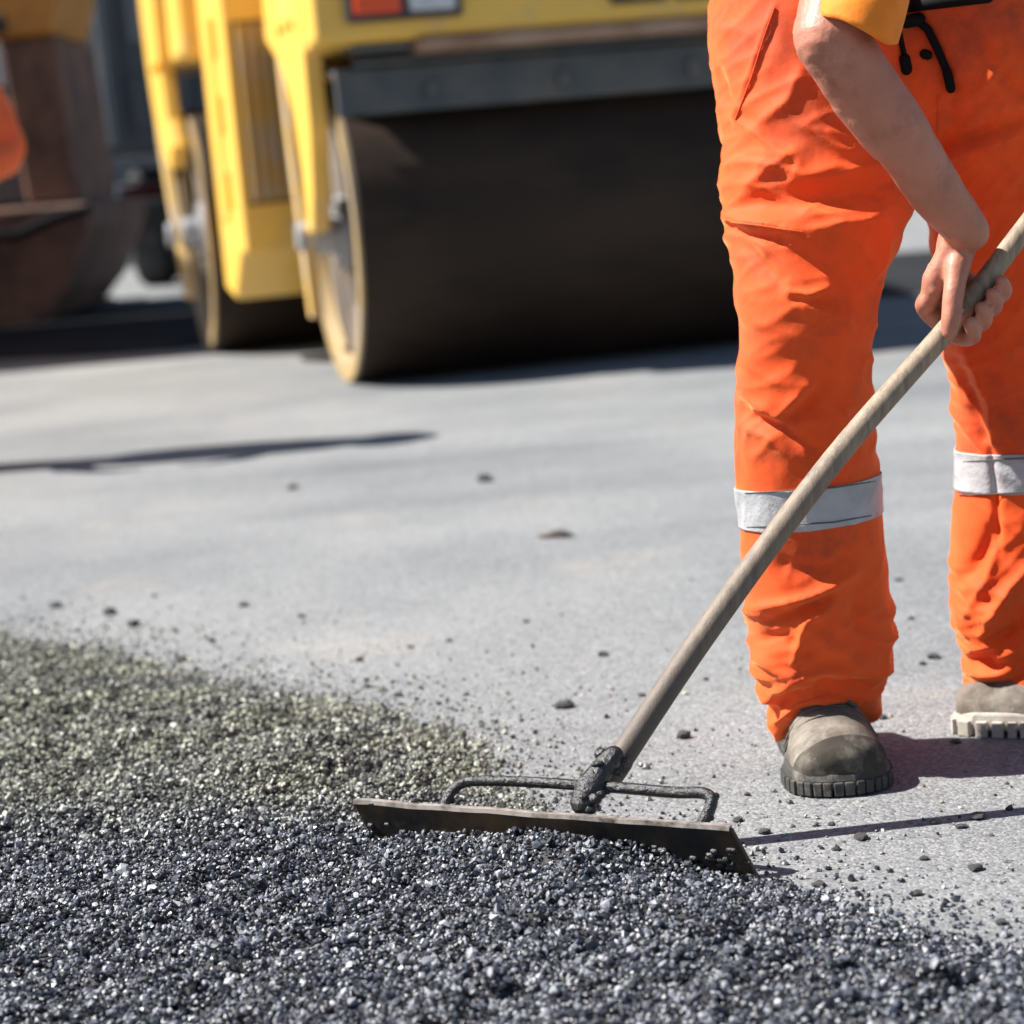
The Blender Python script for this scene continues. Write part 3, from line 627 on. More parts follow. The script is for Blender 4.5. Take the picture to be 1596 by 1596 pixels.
# ------------------------------------------------------------------ the lute itself
def lute():
    mid = (BL + BR) / 2
    root = empty('asphalt_lute', (mid.x, mid.y, 0)); tag(root, 'long handled asphalt lute with tar caked wide blade held by the worker', 'rake')
    o = Vector((mid.x, mid.y, 0))
    th = LUN * .0045
    NS = 24; V, F = [], []
    rows = []
    for i in range(NS + 1):
        t = i / NS; b = BL.lerp(BR, t) + Vector((0, 0, .003)); tp = TL.lerp(TR, t)
        w = Vector((0, 0, .0018 * noise.noise((t * 9, 0, 0)))); e = .004 * noise.noise((t * 14, 5, 0))
        bb = b + (b - tp).normalized() * e
        rows.append([tp + th + w - o, bb + th - o, bb - th - o, tp - th + w - o])
    loft(V, F, rows)
    bl = mesh_obj('blade', V, F, M['blade'], root)
    m = bl.modifiers.new('bevel', 'BEVEL'); m.width = .002; m.segments = 2; m.limit_method = 'ANGLE'
    V, F = [], []; rows = []                                # bright worn strip along the top
    for i in range(NS + 1):
        t = .004 + .992 * i / NS; tp = TL.lerp(TR, t) + Vector((0, 0, .0018 * noise.noise((i / NS * 9, 0, 0))))
        rows.append([tp + th * .98 + Vector((0, 0, .0032)) - o, tp + th * 1.12 - Vector((0, 0, .002)) - o, tp - th * 1.12 - Vector((0, 0, .002)) - o, tp - th * .98 + Vector((0, 0, .0032)) - o])
    loft(V, F, rows); mesh_obj('worn_edge', V, F, M['blade_edge'], bl)
    V, F = [], []                                            # tar lumps caked on the blade
    for k in range(90):
        t = random.random(); u = random.random() ** .6
        c = TL.lerp(TR, t).lerp(BL.lerp(BR, t), u) + th * 1.0 - o
        if t < .12 or t > .9 or u > .45: tube(V, F, [c, c + LUT * random.uniform(.002, .008)], random.uniform(.002, .005), 6)
    mesh_obj('caked_tar', V, F, M['tar'], bl, smooth=True)['kind'] = 'stuff'
    def yb(px): t = (px - 551) / (1141 - 551); return TL.y + (TR.y - TL.y) * t - LUN.y * .010
    def bar(pts, rad, name, par, lumps=0, dz=.0):
        pp = [P(a, b, yb(a) + c) - o for a, b, c in pts]; V, F = [], []; tube(V, F, pp, rad, 12, sub=5)
        for k in range(lumps):
            i = random.randrange(len(pp) - 1); c = pp[i].lerp(pp[i + 1], random.random()) + Vector((random.uniform(-1, 1), random.uniform(-1, 1), random.uniform(-1, .6))) * rad * .6
            tube(V, F, [c, c + Vector((.004, 0, 0))], random.uniform(.3, .65) * rad, 7)
        return mesh_obj(name, V, F, M['tar'], par, smooth=True)
    bar([(692, 1256, .0), (702, 1236, .01), (722, 1220, .02), (760, 1217, .025), (830, 1219, .03), (905, 1224, .03)], .0068, 'bracket_arm', root, 14)
    bar([(915, 1224, .03), (980, 1229, .03), (1050, 1235, .025), (1095, 1236, .02), (1109, 1246, .015), (1105, 1264, .008), (1092, 1288, .0)], .0072, 'bracket_arm', root, 18)
    s0 = P(908, 1252, yb(915) + .012) - o; s1 = P(932, 1208, yb(915) + .03) - o; s2 = P(956, 1178, yb(930) + .045) - o
    V, F = [], []; tube(V, F, [s0, s0.lerp(s1, .5), s1, s2], [.0145, .0195, .015, .0125], 16, sub=3)
    for k in range(40):
        c = s0.lerp(s2, random.random() ** 1.5) + Vector((random.uniform(-1, 1), random.uniform(-1, 1), random.uniform(-1, 1))).normalized() * .0155
        tube(V, F, [c, c + Vector((.003, 0, 0))], random.uniform(.003, .0075), 7)
    mesh_obj('socket', V, F, M['tar'], root, smooth=True)
    bar([(912, 1262, .004), (905, 1280, .0)], .006, 'centre_lug', root)
    hp = [P(952, 1206, HY[0]), P(1100, 985, HY[1]), P(1300, 716, HY[2]), P(1482, 506, HY[3]), P(1600, 352, HY[4])]
    d = (hp[-1] - hp[-2]).normalized(); hp.append(hp[-1] + d * .35); hp.append(hp[-1] + d * .35)
    V, F = [], []; tube(V, F, [p - o for p in hp], [.0162, .0157, .0148, .0136, .0130, .013, .013], 24, sub=8)
    h = mesh_obj('handle', V, F, M['wood'], root, smooth=True)
    V, F = [], []; tube(V, F, [hp[0] - o - d * .006, hp[0].lerp(hp[1], .09) - o], [.0174, .0172], 24); mesh_obj('tarred_end', V, F, M['tar_wood'], h, smooth=True)
    for f in (.0, .5):                                       # the dark split that runs along the shaft
        pass
    return hp
HY = [2.65, 2.685, 2.73, 2.78, 2.81]
HP = lute()

# ------------------------------------------------------------------ the worker
person = empty('person', (P(1400, 1180, 3.0).x, 3.0, 0)); tag(person, 'worker in orange trousers with reflective bands, hands on the lute handle', 'person')
PO = person.location.copy()
LEG1 = [(1128, 1206, 1367, 2.97), (1085, 1197, 1372, 2.965), (1050, 1184, 1381, 2.96), (1000, 1171, 1388, 2.955), (940, 1166, 1381, 2.95), (880, 1159, 1374, 2.945), (830, 1154, 1371, 2.94), (790, 1151, 1370, 2.935),
        (740, 1150, 1368, 2.93), (690, 1153, 1362, 2.92), (640, 1156, 1356, 2.915), (600, 1155, 1352, 2.91), (550, 1150, 1350, 2.905), (480, 1149, 1366, 2.90), (420, 1146, 1386, 2.91), (350, 1137, 1412, 2.93), (280, 1132, 1424, 2.96), (200, 1127, 1440, 2.98), (120, 1113, 1440, 3.0), (40, 1106, 1440, 3.01), (-40, 1112, 1440, 3.02)]
LEG2 = [(1093, 1510, 1690, 3.11), (1060, 1507, 1696, 3.105), (1010, 1506, 1704, 3.1), (955, 1488, 1700, 3.095), (900, 1486, 1700, 3.09), (830, 1487, 1696, 3.08), (780, 1489, 1692, 3.075), (700, 1492, 1692, 3.07), (600, 1488, 1698, 3.06), (520, 1474, 1708, 3.04), (430, 1458, 1715, 3.03), (340, 1447, 1712, 3.02), (260, 1440, 1700, 3.01), (180, 1425, 1685, 3.0), (100, 1410, 1665, 2.99), (40, 1400, 1645, 2.98), (-40, 1390, 1625, 2.97)]
PEL = [(250, 1300, 1560, 3.03), (200, 1180, 1660, 3.03), (150, 1128, 1668, 3.03), (80, 1112, 1655, 3.03), (20, 1106, 1640, 3.04), (-30, 1112, 1625, 3.05), (-70, 1122, 1608, 3.05)]
def leg_rows(L, n, dep, cuff=False):
    rows = []
    for i, (py, xl, xr, Y) in enumerate(L):
        c = P((xl + xr) / 2, py, Y); a = P(xl, py, Y); b = P(xr, py, Y); hw_ = (b - a).length / 2
        row = []
        for k in range(n):
            t = 2 * PI * k / n; x = hw_ * math.cos(t); yv = hw_ * dep * math.sin(t); z = 0
            if cuff and i < 3:
                w = (1, .55, .2)[i]; z = w * (.052 * max(0, -math.sin(t)) - .022 * max(0, -math.cos(t)) - .018 * max(0, math.sin(t)))
            row.append(c + Vector((x, yv, z)))
        rows.append(row)
    return rows
CREASES = [  # polyline in the picture, amplitude (m, + ridge), half width in px
    ([(1240, 238), (1200, 268), (1160, 306)], .007, 16), ([(1405, 288), (1300, 302), (1168, 318)], -.010, 20), ([(1420, 270), (1300, 262), (1235, 285)], .005, 16),
    ([(1138, 343), (1190, 352), (1238, 363)], .007, 9), ([(1142, 353), (1165, 365), (1215, 372)], -.008, 8), ([(1390, 338), (1300, 352), (1238, 363)], .004, 10), ([(1145, 360), (1180, 400), (1214, 438)], -.006, 11),
    ([(1232, 455), (1262, 460), (1290, 449)], .008, 9), ([(1258, 472), (1285, 484), (1318, 494)], .008, 8), ([(1240, 466), (1275, 470), (1320, 478)], -.006, 7), ([(1218, 380), (1320, 420), (1372, 440)], -.008, 24),
    ([(1262, 598), (1240, 622), (1216, 648)], .009, 13), ([(1280, 600), (1255, 632), (1230, 655)], -.009, 13), ([(1156, 630), (1180, 652), (1225, 668), (1268, 702)], -.009, 10), ([(1158, 665), (1200, 680), (1235, 715)], .006, 11), ([(1330, 600), (1300, 660), (1290, 720)], .005, 16),
    ([(1170, 948), (1215, 940), (1260, 930), (1300, 912), (1330, 892)], .010, 9), ([(1205, 968), (1250, 950), (1290, 932)], -.009, 9), ([(1298, 932), (1285, 950), (1258, 966), (1248, 1000), (1238, 1030)], .009, 8), ([(1225, 880), (1270, 890), (1320, 870)], -.006, 13), ([(1345, 900), (1330, 950), (1345, 1000)], -.006, 14),
    ([(1172, 1020), (1215, 1040), (1240, 1046)], .007, 10), ([(1180, 1000), (1225, 990), (1260, 1005)], -.006, 12), ([(1205, 1108), (1238, 1078), (1285, 1064), (1350, 1066)], -.009, 8), ([(1200, 1088), (1240, 1056), (1290, 1044), (1365, 1052)], .008, 9), ([(1204, 1130), (1245, 1096), (1290, 1082), (1360, 1090)], .007, 8), ([(1270, 1020), (1310, 1030), (1370, 1010)], -.006, 11),
    ([(1600, 885), (1575, 915), (1535, 985)], .012, 11), ([(1620, 930), (1590, 960), (1545, 1015)], -.012, 14), ([(1495, 905), (1530, 870), (1545, 830)], -.008, 13), ([(1510, 960), (1540, 900), (1556, 850)], .006, 10), ([(1512, 1012), (1545, 1005), (1590, 1010)], .006, 9), ([(1530, 1022), (1555, 1040), (1590, 1035)], -.007, 9), ([(1512, 1060), (1560, 1068), (1600, 1050)], -.006, 9), ([(1510, 1045), (1550, 1052), (1600, 1030)], .005, 8),
    ([(1495, 560), (1515, 610), (1535, 680)], -.008, 11), ([(1510, 540), (1545, 620), (1548, 700)], .006, 10), ([(1545, 700), (1548, 745), (1552, 800), (1556, 860)], -.006, 6),
    ([(1455, 232), (1520, 212), (1600, 180)], -.008, 9), ([(1440, 255), (1520, 235), (1600, 205)], .006, 13), ([(1480, 20), (1525, 70), (1545, 100)], -.006, 12), ([(1545, 100), (1575, 130), (1620, 165)], -.006, 10), ([(1500, 160), (1540, 130), (1560, 90)], .005, 14),
    ([(1207, 12), (1190, 60), (1172, 118), (1146, 186)], .003, 6), ([(1218, 14), (1200, 70), (1184, 120), (1160, 175)], -.0012, 8), ([(1122, 110), (1130, 150), (1140, 186)], -.008, 9), ([(1180, 200), (1230, 160), (1250, 110)], .006, 16), ([(1190, 210), (1200, 250), (1180, 280)], .005, 18),
]
def crease(co, no, amp_scale=1.0):
    px, py = proj(co); view = co - np.array(CO); view /= np.linalg.norm(view, axis=1)[:, None]
    facing = np.clip(-(view * no).sum(1) * 3 + .15, 0, 1); disp = np.zeros(len(co))
    for pts, amp, w in CREASES:
        best = np.full(len(co), 1e9); tt = np.zeros(len(co)); n = len(pts) - 1
        for i in range(n):
            (ax, ay), (bx, by) = pts[i], pts[i + 1]; dx, dy = bx - ax, by - ay
            t = np.clip(((px - ax) * dx + (py - ay) * dy) / (dx * dx + dy * dy), 0, 1); d = np.hypot(px - ax - t * dx, py - ay - t * dy)
            m = d < best; best[m] = d[m]; tt[m] = (i + t[m]) / n
        disp += amp * (np.exp(-(best / (w * .8)) ** 1.25) if amp > 0 else np.exp(-(best / w) ** 2)) * (.45 + .55 * np.sin(PI * np.clip(tt, .08, .92)))
    return disp * facing * 1.35
def trousers():
    V, F = [], []
    loft(V, F, leg_rows(LEG1, 40, .92, True)); loft(V, F, leg_rows(LEG2, 40, .92)); loft(V, F, leg_rows(PEL, 48, .50))
    me = fuse(V, F, .0036, 8, .5)
    co = co_of(me); no = no_of(me)
    pass
    w = np.empty(len(co))
    for i, c in enumerate(co):
        x, y, z = c; q = .35 * noise.noise((x * 4, y * 4, z * 4)); zone = .4 + .6 * math.exp(-((z - .52) / .11) ** 2) + .9 * math.exp(-((z - .14) / .09) ** 2) + .5 * math.exp(-((z - .80) / .10) ** 2)
        a = 1 - abs(noise.noise((x * 6 + q * 3, y * 6, z * 17 + x * 10 + q * 6))) * 2; b = 1 - abs(noise.noise((x * 9 + 20, y * 9 + q * 4, z * 26 - x * 19 + q * 8))) * 2
        w[i] = zone * (.0068 * max(a, 0) ** 2 + .0040 * max(b, 0) ** 2.5) + .006 * noise.noise((x * 7, y * 7, z * 7))
    co = co + no * (w + crease(co, no))[:, None]
    set_co(me, co - np.array(PO))
    o = link('trousers', me, M['orange'], person, smooth=True)
    sm = o.modifiers.new('s', 'SMOOTH'); sm.factor = .5; sm.iterations = 2
    return o
TRO = trousers()
from mathutils.bvhtree import BVHTree
def bvh_of(o):
    me = o.data; return BVHTree.FromPolygons([v.co + PO for v in me.vertices], [tuple(p.vertices) for p in me.polygons])
TB = bvh_of(TRO)
def on_cloth(px, py, off=.0):
    d = ray(px, py).normalized(); h = TB.ray_cast(CO, d)
    q = h[0] if h[0] is not None else P(px, py, 2.9)
    return q - d * off - PO
def band(p_top, p_bot, xmin, xmax, tilt):
    """reflective tape: the cloth between two planes, lifted off it"""
    bm = bmesh.new(); bm.from_mesh(TRO.data)
    zt, zb = p_top - PO, p_bot - PO
    nrm = Vector((-tilt, 0, 1)).normalized()
    bmesh.ops.bisect_plane(bm, geom=bm.verts[:] + bm.edges[:] + bm.faces[:], plane_co=zt, plane_no=nrm, clear_outer=True)
    bmesh.ops.bisect_plane(bm, geom=bm.verts[:] + bm.edges[:] + bm.faces[:], plane_co=zb, plane_no=nrm, clear_inner=True)
    bmesh.ops.delete(bm, geom=[v for v in bm.verts if not (xmin < v.co.x + PO.x < xmax)], context='VERTS')
    bm.normal_update()
    for v in bm.verts: v.co += v.normal * .0022
    me = bpy.data.meshes.new('reflective_band'); bm.to_mesh(me); bm.free()
    o = link('reflective_band', me, M['band'], person, smooth=True)
    s = o.modifiers.new('solid', 'SOLIDIFY'); s.thickness = .0016; s.offset = -1
xm = (P(1430, 780, 3.0).x)
band(P(1260, 762, 2.85), P(1260, 828, 2.85), -9, xm, .035); band(P(1560, 712, 2.98), P(1560, 776, 2.98), xm, 9, .0)
def seam(pts, r, name, mat, off=.0008, sub=6):
    V, F = [], []; pp = []
    for i in range(len(pts) - 1):
        for k in range(sub):
            t = k / sub; pp.append(on_cloth(pts[i][0] * (1 - t) + pts[i + 1][0] * t, pts[i][1] * (1 - t) + pts[i + 1][1] * t, off))
    pp.append(on_cloth(*pts[-1], off)); tube(V, F, pp, r, 8); return mesh_obj(name, V, F, mat, person, smooth=True)
for s_ in ([(1207, 12), (1190, 60), (1172, 118), (1146, 186)], [(1140, 346), (1190, 352), (1250, 362)], [(1463, 148), (1462, 222)], [(1206, 1128), (1245, 1098), (1290, 1084), (1355, 1092)]):
    seam(s_, .0011, 'seam', M['orange'], .0012)
for s_ in ([(1154, 769), (1210, 766), (1300, 760), (1364, 750)], [(1156, 822), (1210, 820), (1300, 814), (1366, 802)], [(1494, 720), (1545, 717), (1640, 712)], [(1494, 771), (1545, 770), (1640, 764)]):
    seam(s_, .0009, 'stitching', M['lace'], .0036)
# draw cord, toggles and belt at the waist
seam([(1384, 2), (1400, 10), (1440, 6), (1490, 0), (1540, -6)], .0085, 'belt', M['black'], .002)
seam([(1392, 22), (1412, 34), (1432, 30)], .0085, 'cord_lock', M['black'], .006)
seam([(1398, 28), (1404, 60), (1410, 88)], .0035, 'draw_cord', M['black'], .005); seam([(1410, 92), (1413, 108)], .0075, 'toggle', M['black'], .006)
seam([(1428, 30), (1446, 46), (1462, 78), (1476, 112)], .0052, 'draw_cord', M['black'], .006); seam([(1476, 112), (1482, 138)], .0062, 'toggle', M['black'], .007)
seam([(1441, 84), (1446, 86)], .0062, 'cord_bead', M['black'], .004)

def boot(heel, d, L, mat_s, pale=False, wk=1.0):
    d = d.normalized(); s = Vector((-d.y, d.x, 0)); up = Vector((0, 0, 1))
    st = [(0, .030, .075), (.03, .037, .085), (.12, .041, .100), (.25, .040, .118), (.38, .040, .118), (.50, .043, .098), (.62, .049, .076), (.74, .053, .062), (.85, .053, .052), (.93, .046, .044), (.98, .034, .034), (1.0, .020, .022)]; st = [(a, b * wk, c * (.40 if pale else 1)) for a, b, c in st]
    V, F = [], []; rows = []
    for t, w, h in st:
        c = heel + d * (L * t); row = []
        for k in range(28):
            a = 2 * PI * k / 28; ca, sa = math.cos(a), math.sin(a)
            x = w * math.copysign(abs(ca) ** .75, ca); z = (h * sa if sa > 0 else .02 * sa)
            x *= 1 - .18 * max(0, sa) ** 2
            row.append(c + s * x + up * (.030 + z))
        rows.append(row)
    loft(V, F, rows)
    a0 = heel + d * (L * .30) + up * (.06 if pale else .10)
    if not pale: tube(V, F, [a0, a0 + up * .04, a0 + up * .08], [.044, .044, .044], 24)
    me = fuse(V, F, .0035, 5); co = co_of(me); no = no_of(me)
    w = np.array([noise.noise((c[0] * 30, c[1] * 30, c[2] * 45)) * .0016 + noise.noise((c[0] * 9, c[1] * 9, c[2] * 60)) * .0014 for c in co]); set_co(me, co + no * w[:, None] - np.array(PO))
    b = link('boot', me, mat_s, person, smooth=True)
    # sole with lugs
    out = []
    for t, w in [(0, .026), (.02, .034), (.10, .043), (.25, .043), (.42, .040), (.58, .047), (.74, .056), (.86, .055), (.94, .047), (.985, .032), (1.01, .012)]: out.append((t, w * wk))
    ring = [heel + d * (L * t) + s * w for t, w in out] + [heel + d * (L * t) - s * w for t, w in out[::-1]]
    V, F = [], []; cen = sum((Vector(p) for p in ring), Vector()) / len(ring)
    def lvl(z, k): return [cen + (p - cen) * k + up * z - PO for p in ring]
    loft(V, F, [lvl(.008, .98), lvl(.012, 1.02), lvl(.022, 1.02), lvl(.030, 1.0), lvl(.034, .96)])
    so_ = mesh_obj('sole', V, F, M['pale_sole'] if pale else M['sole'], b); mod = so_.modifiers.new('bevel', 'BEVEL'); mod.width = .0015; mod.segments = 2
    n = len(ring)
    for i in range(n):
        p, q = ring[i], ring[(i + 1) % n]; seg = (q - p).length
        m_ = max(1, round(seg / (.019 if pale else .0125)))
        for k in range(m_):
            c = p.lerp(q, (k + .5) / m_); c = cen + (c - cen) * 1.0; tn = (q - p).normalized(); nn = Vector((tn.y, -tn.x, 0))
            bm = bmesh.new(); rot = Matrix(((tn.x, nn.x, 0, 0), (tn.y, nn.y, 0, 0), (0, 0, 1, 0), (0, 0, 0, 1)))
            box(bm, c - PO + up * .0115, (seg / m_ * (.7 if pale else .86), .017 if pale else .012, .022 if pale else .018), rot); bm_obj('lug', bm, M['pale_sole'] if pale else M['sole'], so_, bevel=.0015)
    bm = bmesh.new(); bm.from_mesh(me)                       # dark toe cap, its colour also deepens the shade on the boot front
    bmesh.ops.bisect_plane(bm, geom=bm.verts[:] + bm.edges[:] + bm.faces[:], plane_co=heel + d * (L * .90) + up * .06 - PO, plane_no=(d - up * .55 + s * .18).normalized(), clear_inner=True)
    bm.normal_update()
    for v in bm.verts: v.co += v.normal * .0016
    if not pale: bm_obj('shaded_toe_cap', bm, M['boot_dark'], b, smooth=True)
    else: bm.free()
    # seams
    V, F = [], []
    for r0, hh in ((.70, 0), (.76, 0)):
        pp = []
        for k in range(13):
            a = PI * (k + .5) / 13; t = r0 - .10 * math.sin(a) * 0
            w, h = np.interp(t, [x[0] for x in st], [x[1] for x in st]), np.interp(t, [x[0] for x in st], [x[2] for x in st])
            ca, sa = math.cos(a), math.sin(a); x = w * math.copysign(abs(ca) ** .75, ca) * (1 - .18 * sa * sa)
            pp.append(heel + d * (L * (t - .10 * (1 - sa))) + s * x + up * (.031 + h * sa) - PO)
        tube(V, F, pp, .0016, 6)
    mesh_obj('stitching', V, F, M['lace'], b, smooth=True)
    for k in range(4):
        V, F = [], []; t = .50 + .05 * k; w, h = np.interp(t, [x[0] for x in st], [x[1] for x in st]), np.interp(t, [x[0] for x in st], [x[2] for x in st]); pp = []
        for j in range(7):
            a = PI * (.30 + .40 * j / 6); pp.append(heel + d * (L * t + .006 * (j - 3) / 3 * (-1) ** k) + s * (w * math.cos(a)) + up * (.033 + h * math.sin(a)) - PO)
        tube(V, F, pp, .0028, 8, sub=2); mesh_obj('lace', V, F, M['lace'], b, smooth=True)
a1 = P(1288, 1120, 2.975); t1 = G(1316, 1241); d1 = Vector((t1.x - a1.x + .004, t1.y - a1.y, 0))
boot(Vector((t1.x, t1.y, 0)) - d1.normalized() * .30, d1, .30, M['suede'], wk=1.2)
a2 = P(1590, 1108, 3.045); d2 = Vector((.90, -.43, 0)).normalized()
boot(Vector((a2.x, a2.y, 0)) - d2 * .085, d2, .30, M['suede'], True, wk=1.05)

# skin: arms, hands, neck and head as one body
def grip(V, F, H, h, p, t, wrist, sc=1.0):
    """a right hand closed round the shaft: h along the shaft towards the thumbless end, p from shaft to palm, t towards the viewer"""
    def q(s, pp, tt): return H + h * (s * sc) + p * (pp * sc) + t * (tt * sc)
    # palm
    for (s, a, b) in ((-.030, .036, .0), (-.008, .039, .0), (.014, .040, -.002), (.034, .038, -.004)):
        mcp = q(s, a, b - .010); tube(V, F, [wrist.lerp(q(s * .4 + .028, .056, .006), .6), q(s * .7 + .012, .047, .002), mcp], [.0165, .0150, .0118], 14)
    tube(V, F, [wrist, q(.050, .056, .004), q(.028, .047, .004), q(.006, .038, .008)], [.0255, .025, .0225, .018], 18)
    # fingers: index first
    fin = [(-.031, .0120, 1.0), (-.009, .0124, 1.05), (.012, .0120, 1.02), (.031, .0106, .92)]
    for s, r, k in fin:
        pts = [q(s, .037, -.010), q(s - .002, .033, -.026), q(s - .003, .012, -.037 * k), q(s - .002, -.016, -.034 * k), q(s, -.0285, -.014), q(s + .002, -.025, .008), q(s + .003, -.014, .021 * k)]
        tube(V, F, pts, [r * 1.12, r * 1.1, r * 1.02, r, r * .96, r * .9, r * .8], 14, sub=3)
    # thumb lies down the front of the shaft
    tube(V, F, [q(.040, .046, .014), q(.012, .036, .026), q(-.016, .022, .031), q(-.038, .008, .030), q(-.052, .000, .026)], [.0195, .0170, .0148, .0138, .0108], 14, sub=3)
    # tendons and knuckles on the back of the hand
    for (s_k, a_k) in ((-.030, .036), (-.008, .040), (.014, .041), (.034, .039)):
        tube(V, F, [q(s_k, a_k + .004, -.012), q(s_k, a_k + .003, -.006)], .0105, 12)
        tube(V, F, [q(s_k * .55 + .020, .060, -.004), q(s_k * .8 + .008, .052, -.006), q(s_k, a_k + .008, -.008)], .0042, 8)
    # web between thumb and index
    tube(V, F, [q(.008, .040, .006), q(-.018, .040, .004)], [.013, .010], 12)
def shaft_at(px):
    for i in range(len(HP) - 1):
        xa = float(proj([HP[i]])[0][0]); xb = float(proj([HP[i + 1]])[0][0])
        if xa <= px <= xb: return HP[i].lerp(HP[i + 1], (px - xa) / (xb - xa))
    return HP[-1]
Hc = shaft_at(1512); hd = (HP[4] - HP[3]).normalized(); tv = -CF; tv = (tv - hd * tv.dot(hd)).normalized(); pv_ = hd.cross(tv).normalized()
if pv_.x > 0: pv_ = -pv_
wr = P(1508, 362, 2.768); elb = P(1293, 60, 2.66); sh = P(1372, -290, 2.80)
V, F = [], []
fa = [elb, P(1328, 112, 2.665), P(1392, 200, 2.68), P(1455, 292, 2.73), wr]
tube(V, F, fa, [.0425, .0430, .0385, .0325, .0265], 24, sub=4)
for va in ([(1300, 120), (1352, 200), (1400, 268), (1450, 330), (1480, 372)], [(1352, 118), (1385, 178), (1432, 232), (1462, 300), (1496, 350)], [(1400, 160), (1436, 236), (1490, 316), (1520, 352)]):
    vp = []
    for ix, (a_, b_) in enumerate(va):
        k_ = ix / (len(va) - 1); axis = fa[0].lerp(fa[-1], min(1, max(0, (b_ - 62) / 300))); vp.append(Vector(P(a_, b_, axis.y - (.0375 - .012 * k_) * .97)))
    tube(V, F, vp, .0030, 8, sub=5)
tube(V, F, [P(1312, 85, 2.672), P(1345, 145, 2.672), P(1392, 215, 2.684)], [.036, .0405, .034], 20, sub=4)
tube(V, F, [sh, sh.lerp(elb, .5), elb], [.056, .050, .0435], 24, sub=3)
tube(V, F, [elb + Vector((-.006, .01, .01)), elb + Vector((.0, .0, -.02))], [.036, .034], 16)
grip(V, F, Hc, hd, pv_, tv, wr, 1.06)
sh2 = sh + Vector((.41, .10, .06)); H2 = HP[4] + (HP[-1] - HP[4]) * .58; el2 = H2 + Vector((.10, .06, .22)); 
p2 = (el2 - H2); p2 = (p2 - hd * p2.dot(hd)).normalized(); t2v = hd.cross(p2).normalized()
if t2v.y > 0: t2v = -t2v
w2 = H2 + p2 * .075 + hd * .03
tube(V, F, [sh2, sh2.lerp(el2, .5) + Vector((.03, 0, -.01)), el2], [.056, .050, .0435], 20, sub=3); tube(V, F, [el2, el2.lerp(w2, .4), w2], [.043, .043, .029], 20, sub=3)
grip(V, F, H2, hd, p2, t2v, w2)
mids = (sh + sh2) / 2; nk = mids + Vector((0, -.03, .06)); hdp = nk + Vector((-.01, -.10, .13))
tube(V, F, [mids + Vector((0, .03, -.02)), nk, hdp + Vector((0, .02, -.05))], [.07, .058, .056], 20)
tube(V, F, [sh, mids + Vector((0, .02, .0)), sh2], [.05, .075, .05], 16)
tube(V, F, [hdp + Vector((0, .025, .045)), hdp + Vector((0, -.005, -.01)), hdp + Vector((0, -.045, -.075))], [.088, .083, .050], 24, sub=3)
tube(V, F, [hdp + Vector((0, -.085, -.005)), hdp + Vector((0, -.112, -.045))], [.011, .016], 12)
for sx in (-1, 1):
    tube(V, F, [hdp + Vector((sx * .086, .01, .012)), hdp + Vector((sx * .092, .012, -.03))], [.016, .012], 10, squash=.5)
    tube(V, F, [hdp + Vector((sx * .018, -.078, .014)), hdp + Vector((sx * .048, -.068, .014))], .012, 10)
tube(V, F, [hdp + Vector((-.022, -.088, -.072)), hdp + Vector((.022, -.088, -.072))], .009, 10)
me = fuse(V, F, .0026, 3, .45)
co = co_of(me); no = no_of(me)
w = np.array([noise.noise((c[0] * 14, c[1] * 14, c[2] * 9)) * .0032 + noise.noise((c[0] * 45, c[1] * 45, c[2] * 45)) * .0010 for c in co])
set_co(me, co + no * w[:, None] - np.array(PO))
body = link('body', me, M['skin'], person, smooth=True)
for sx in (-1, 1):
    V, F = [], []; c = hdp + Vector((sx * .033, -.083, .0)) - PO; tube(V, F, [c, c + Vector((0, -.002, 0))], .011, 12); mesh_obj('eye', V, F, M['helmet'], body, smooth=True)
V, F = [], []; c = hdp - PO; tube(V, F, [c + Vector((0, .04, .055)), c + Vector((0, .055, -.01))], [.095, .088], 20); mesh_obj('hair', V, F, M['hair'], body, smooth=True)
V, F = [], []; rows = []
for r_, z_ in ((.135, .060), (.140, .064), (.112, .072), (.110, .11), (.095, .15), (.06, .178), (.02, .186)):
    rows.append([c + Vector((r_ * math.cos(2 * PI * k / 32), .02 + r_ * 1.12 * math.sin(2 * PI * k / 32) - (.02 if r_ > .13 else 0), z_)) for k in range(32)])
loft(V, F, rows); mesh_obj('helmet', V, F, M['helmet'], person, smooth=True)
# shirt: body of the shirt and both short sleeves
V, F = [], []
wst = P(1372, -40, 3.04); 
tube(V, F, [wst + Vector((0, .05, .15)), wst.lerp(mids, .5) + Vector((0, .08, .09)), mids + Vector((0, .03, -.02))], [.145, .16, .15], 32, sub=4, squash=None)
for a, b in ((sh, elb), (sh2, el2)):
    e = a.lerp(b, .60); tube(V, F, [a, a.lerp(e, .5), e], [.078, .070, .061], 24, sub=3)
tube(V, F, [sh, mids + Vector((0, .03, .0)), sh2], [.075, .10, .075], 24)
me = fuse(V, F, .006, 5); co = co_of(me); no = no_of(me)
w = np.array([noise.noise((c_[0] * 11, c_[1] * 11, c_[2] * 11)) * .008 + noise.noise((c_[0] * 24, c_[1] * 24, c_[2] * 24)) * .003 for c_ in co]); set_co(me, co + no * w[:, None] - np.array(PO))
shirt = link('shirt', me, M['shirt'], person, smooth=True)
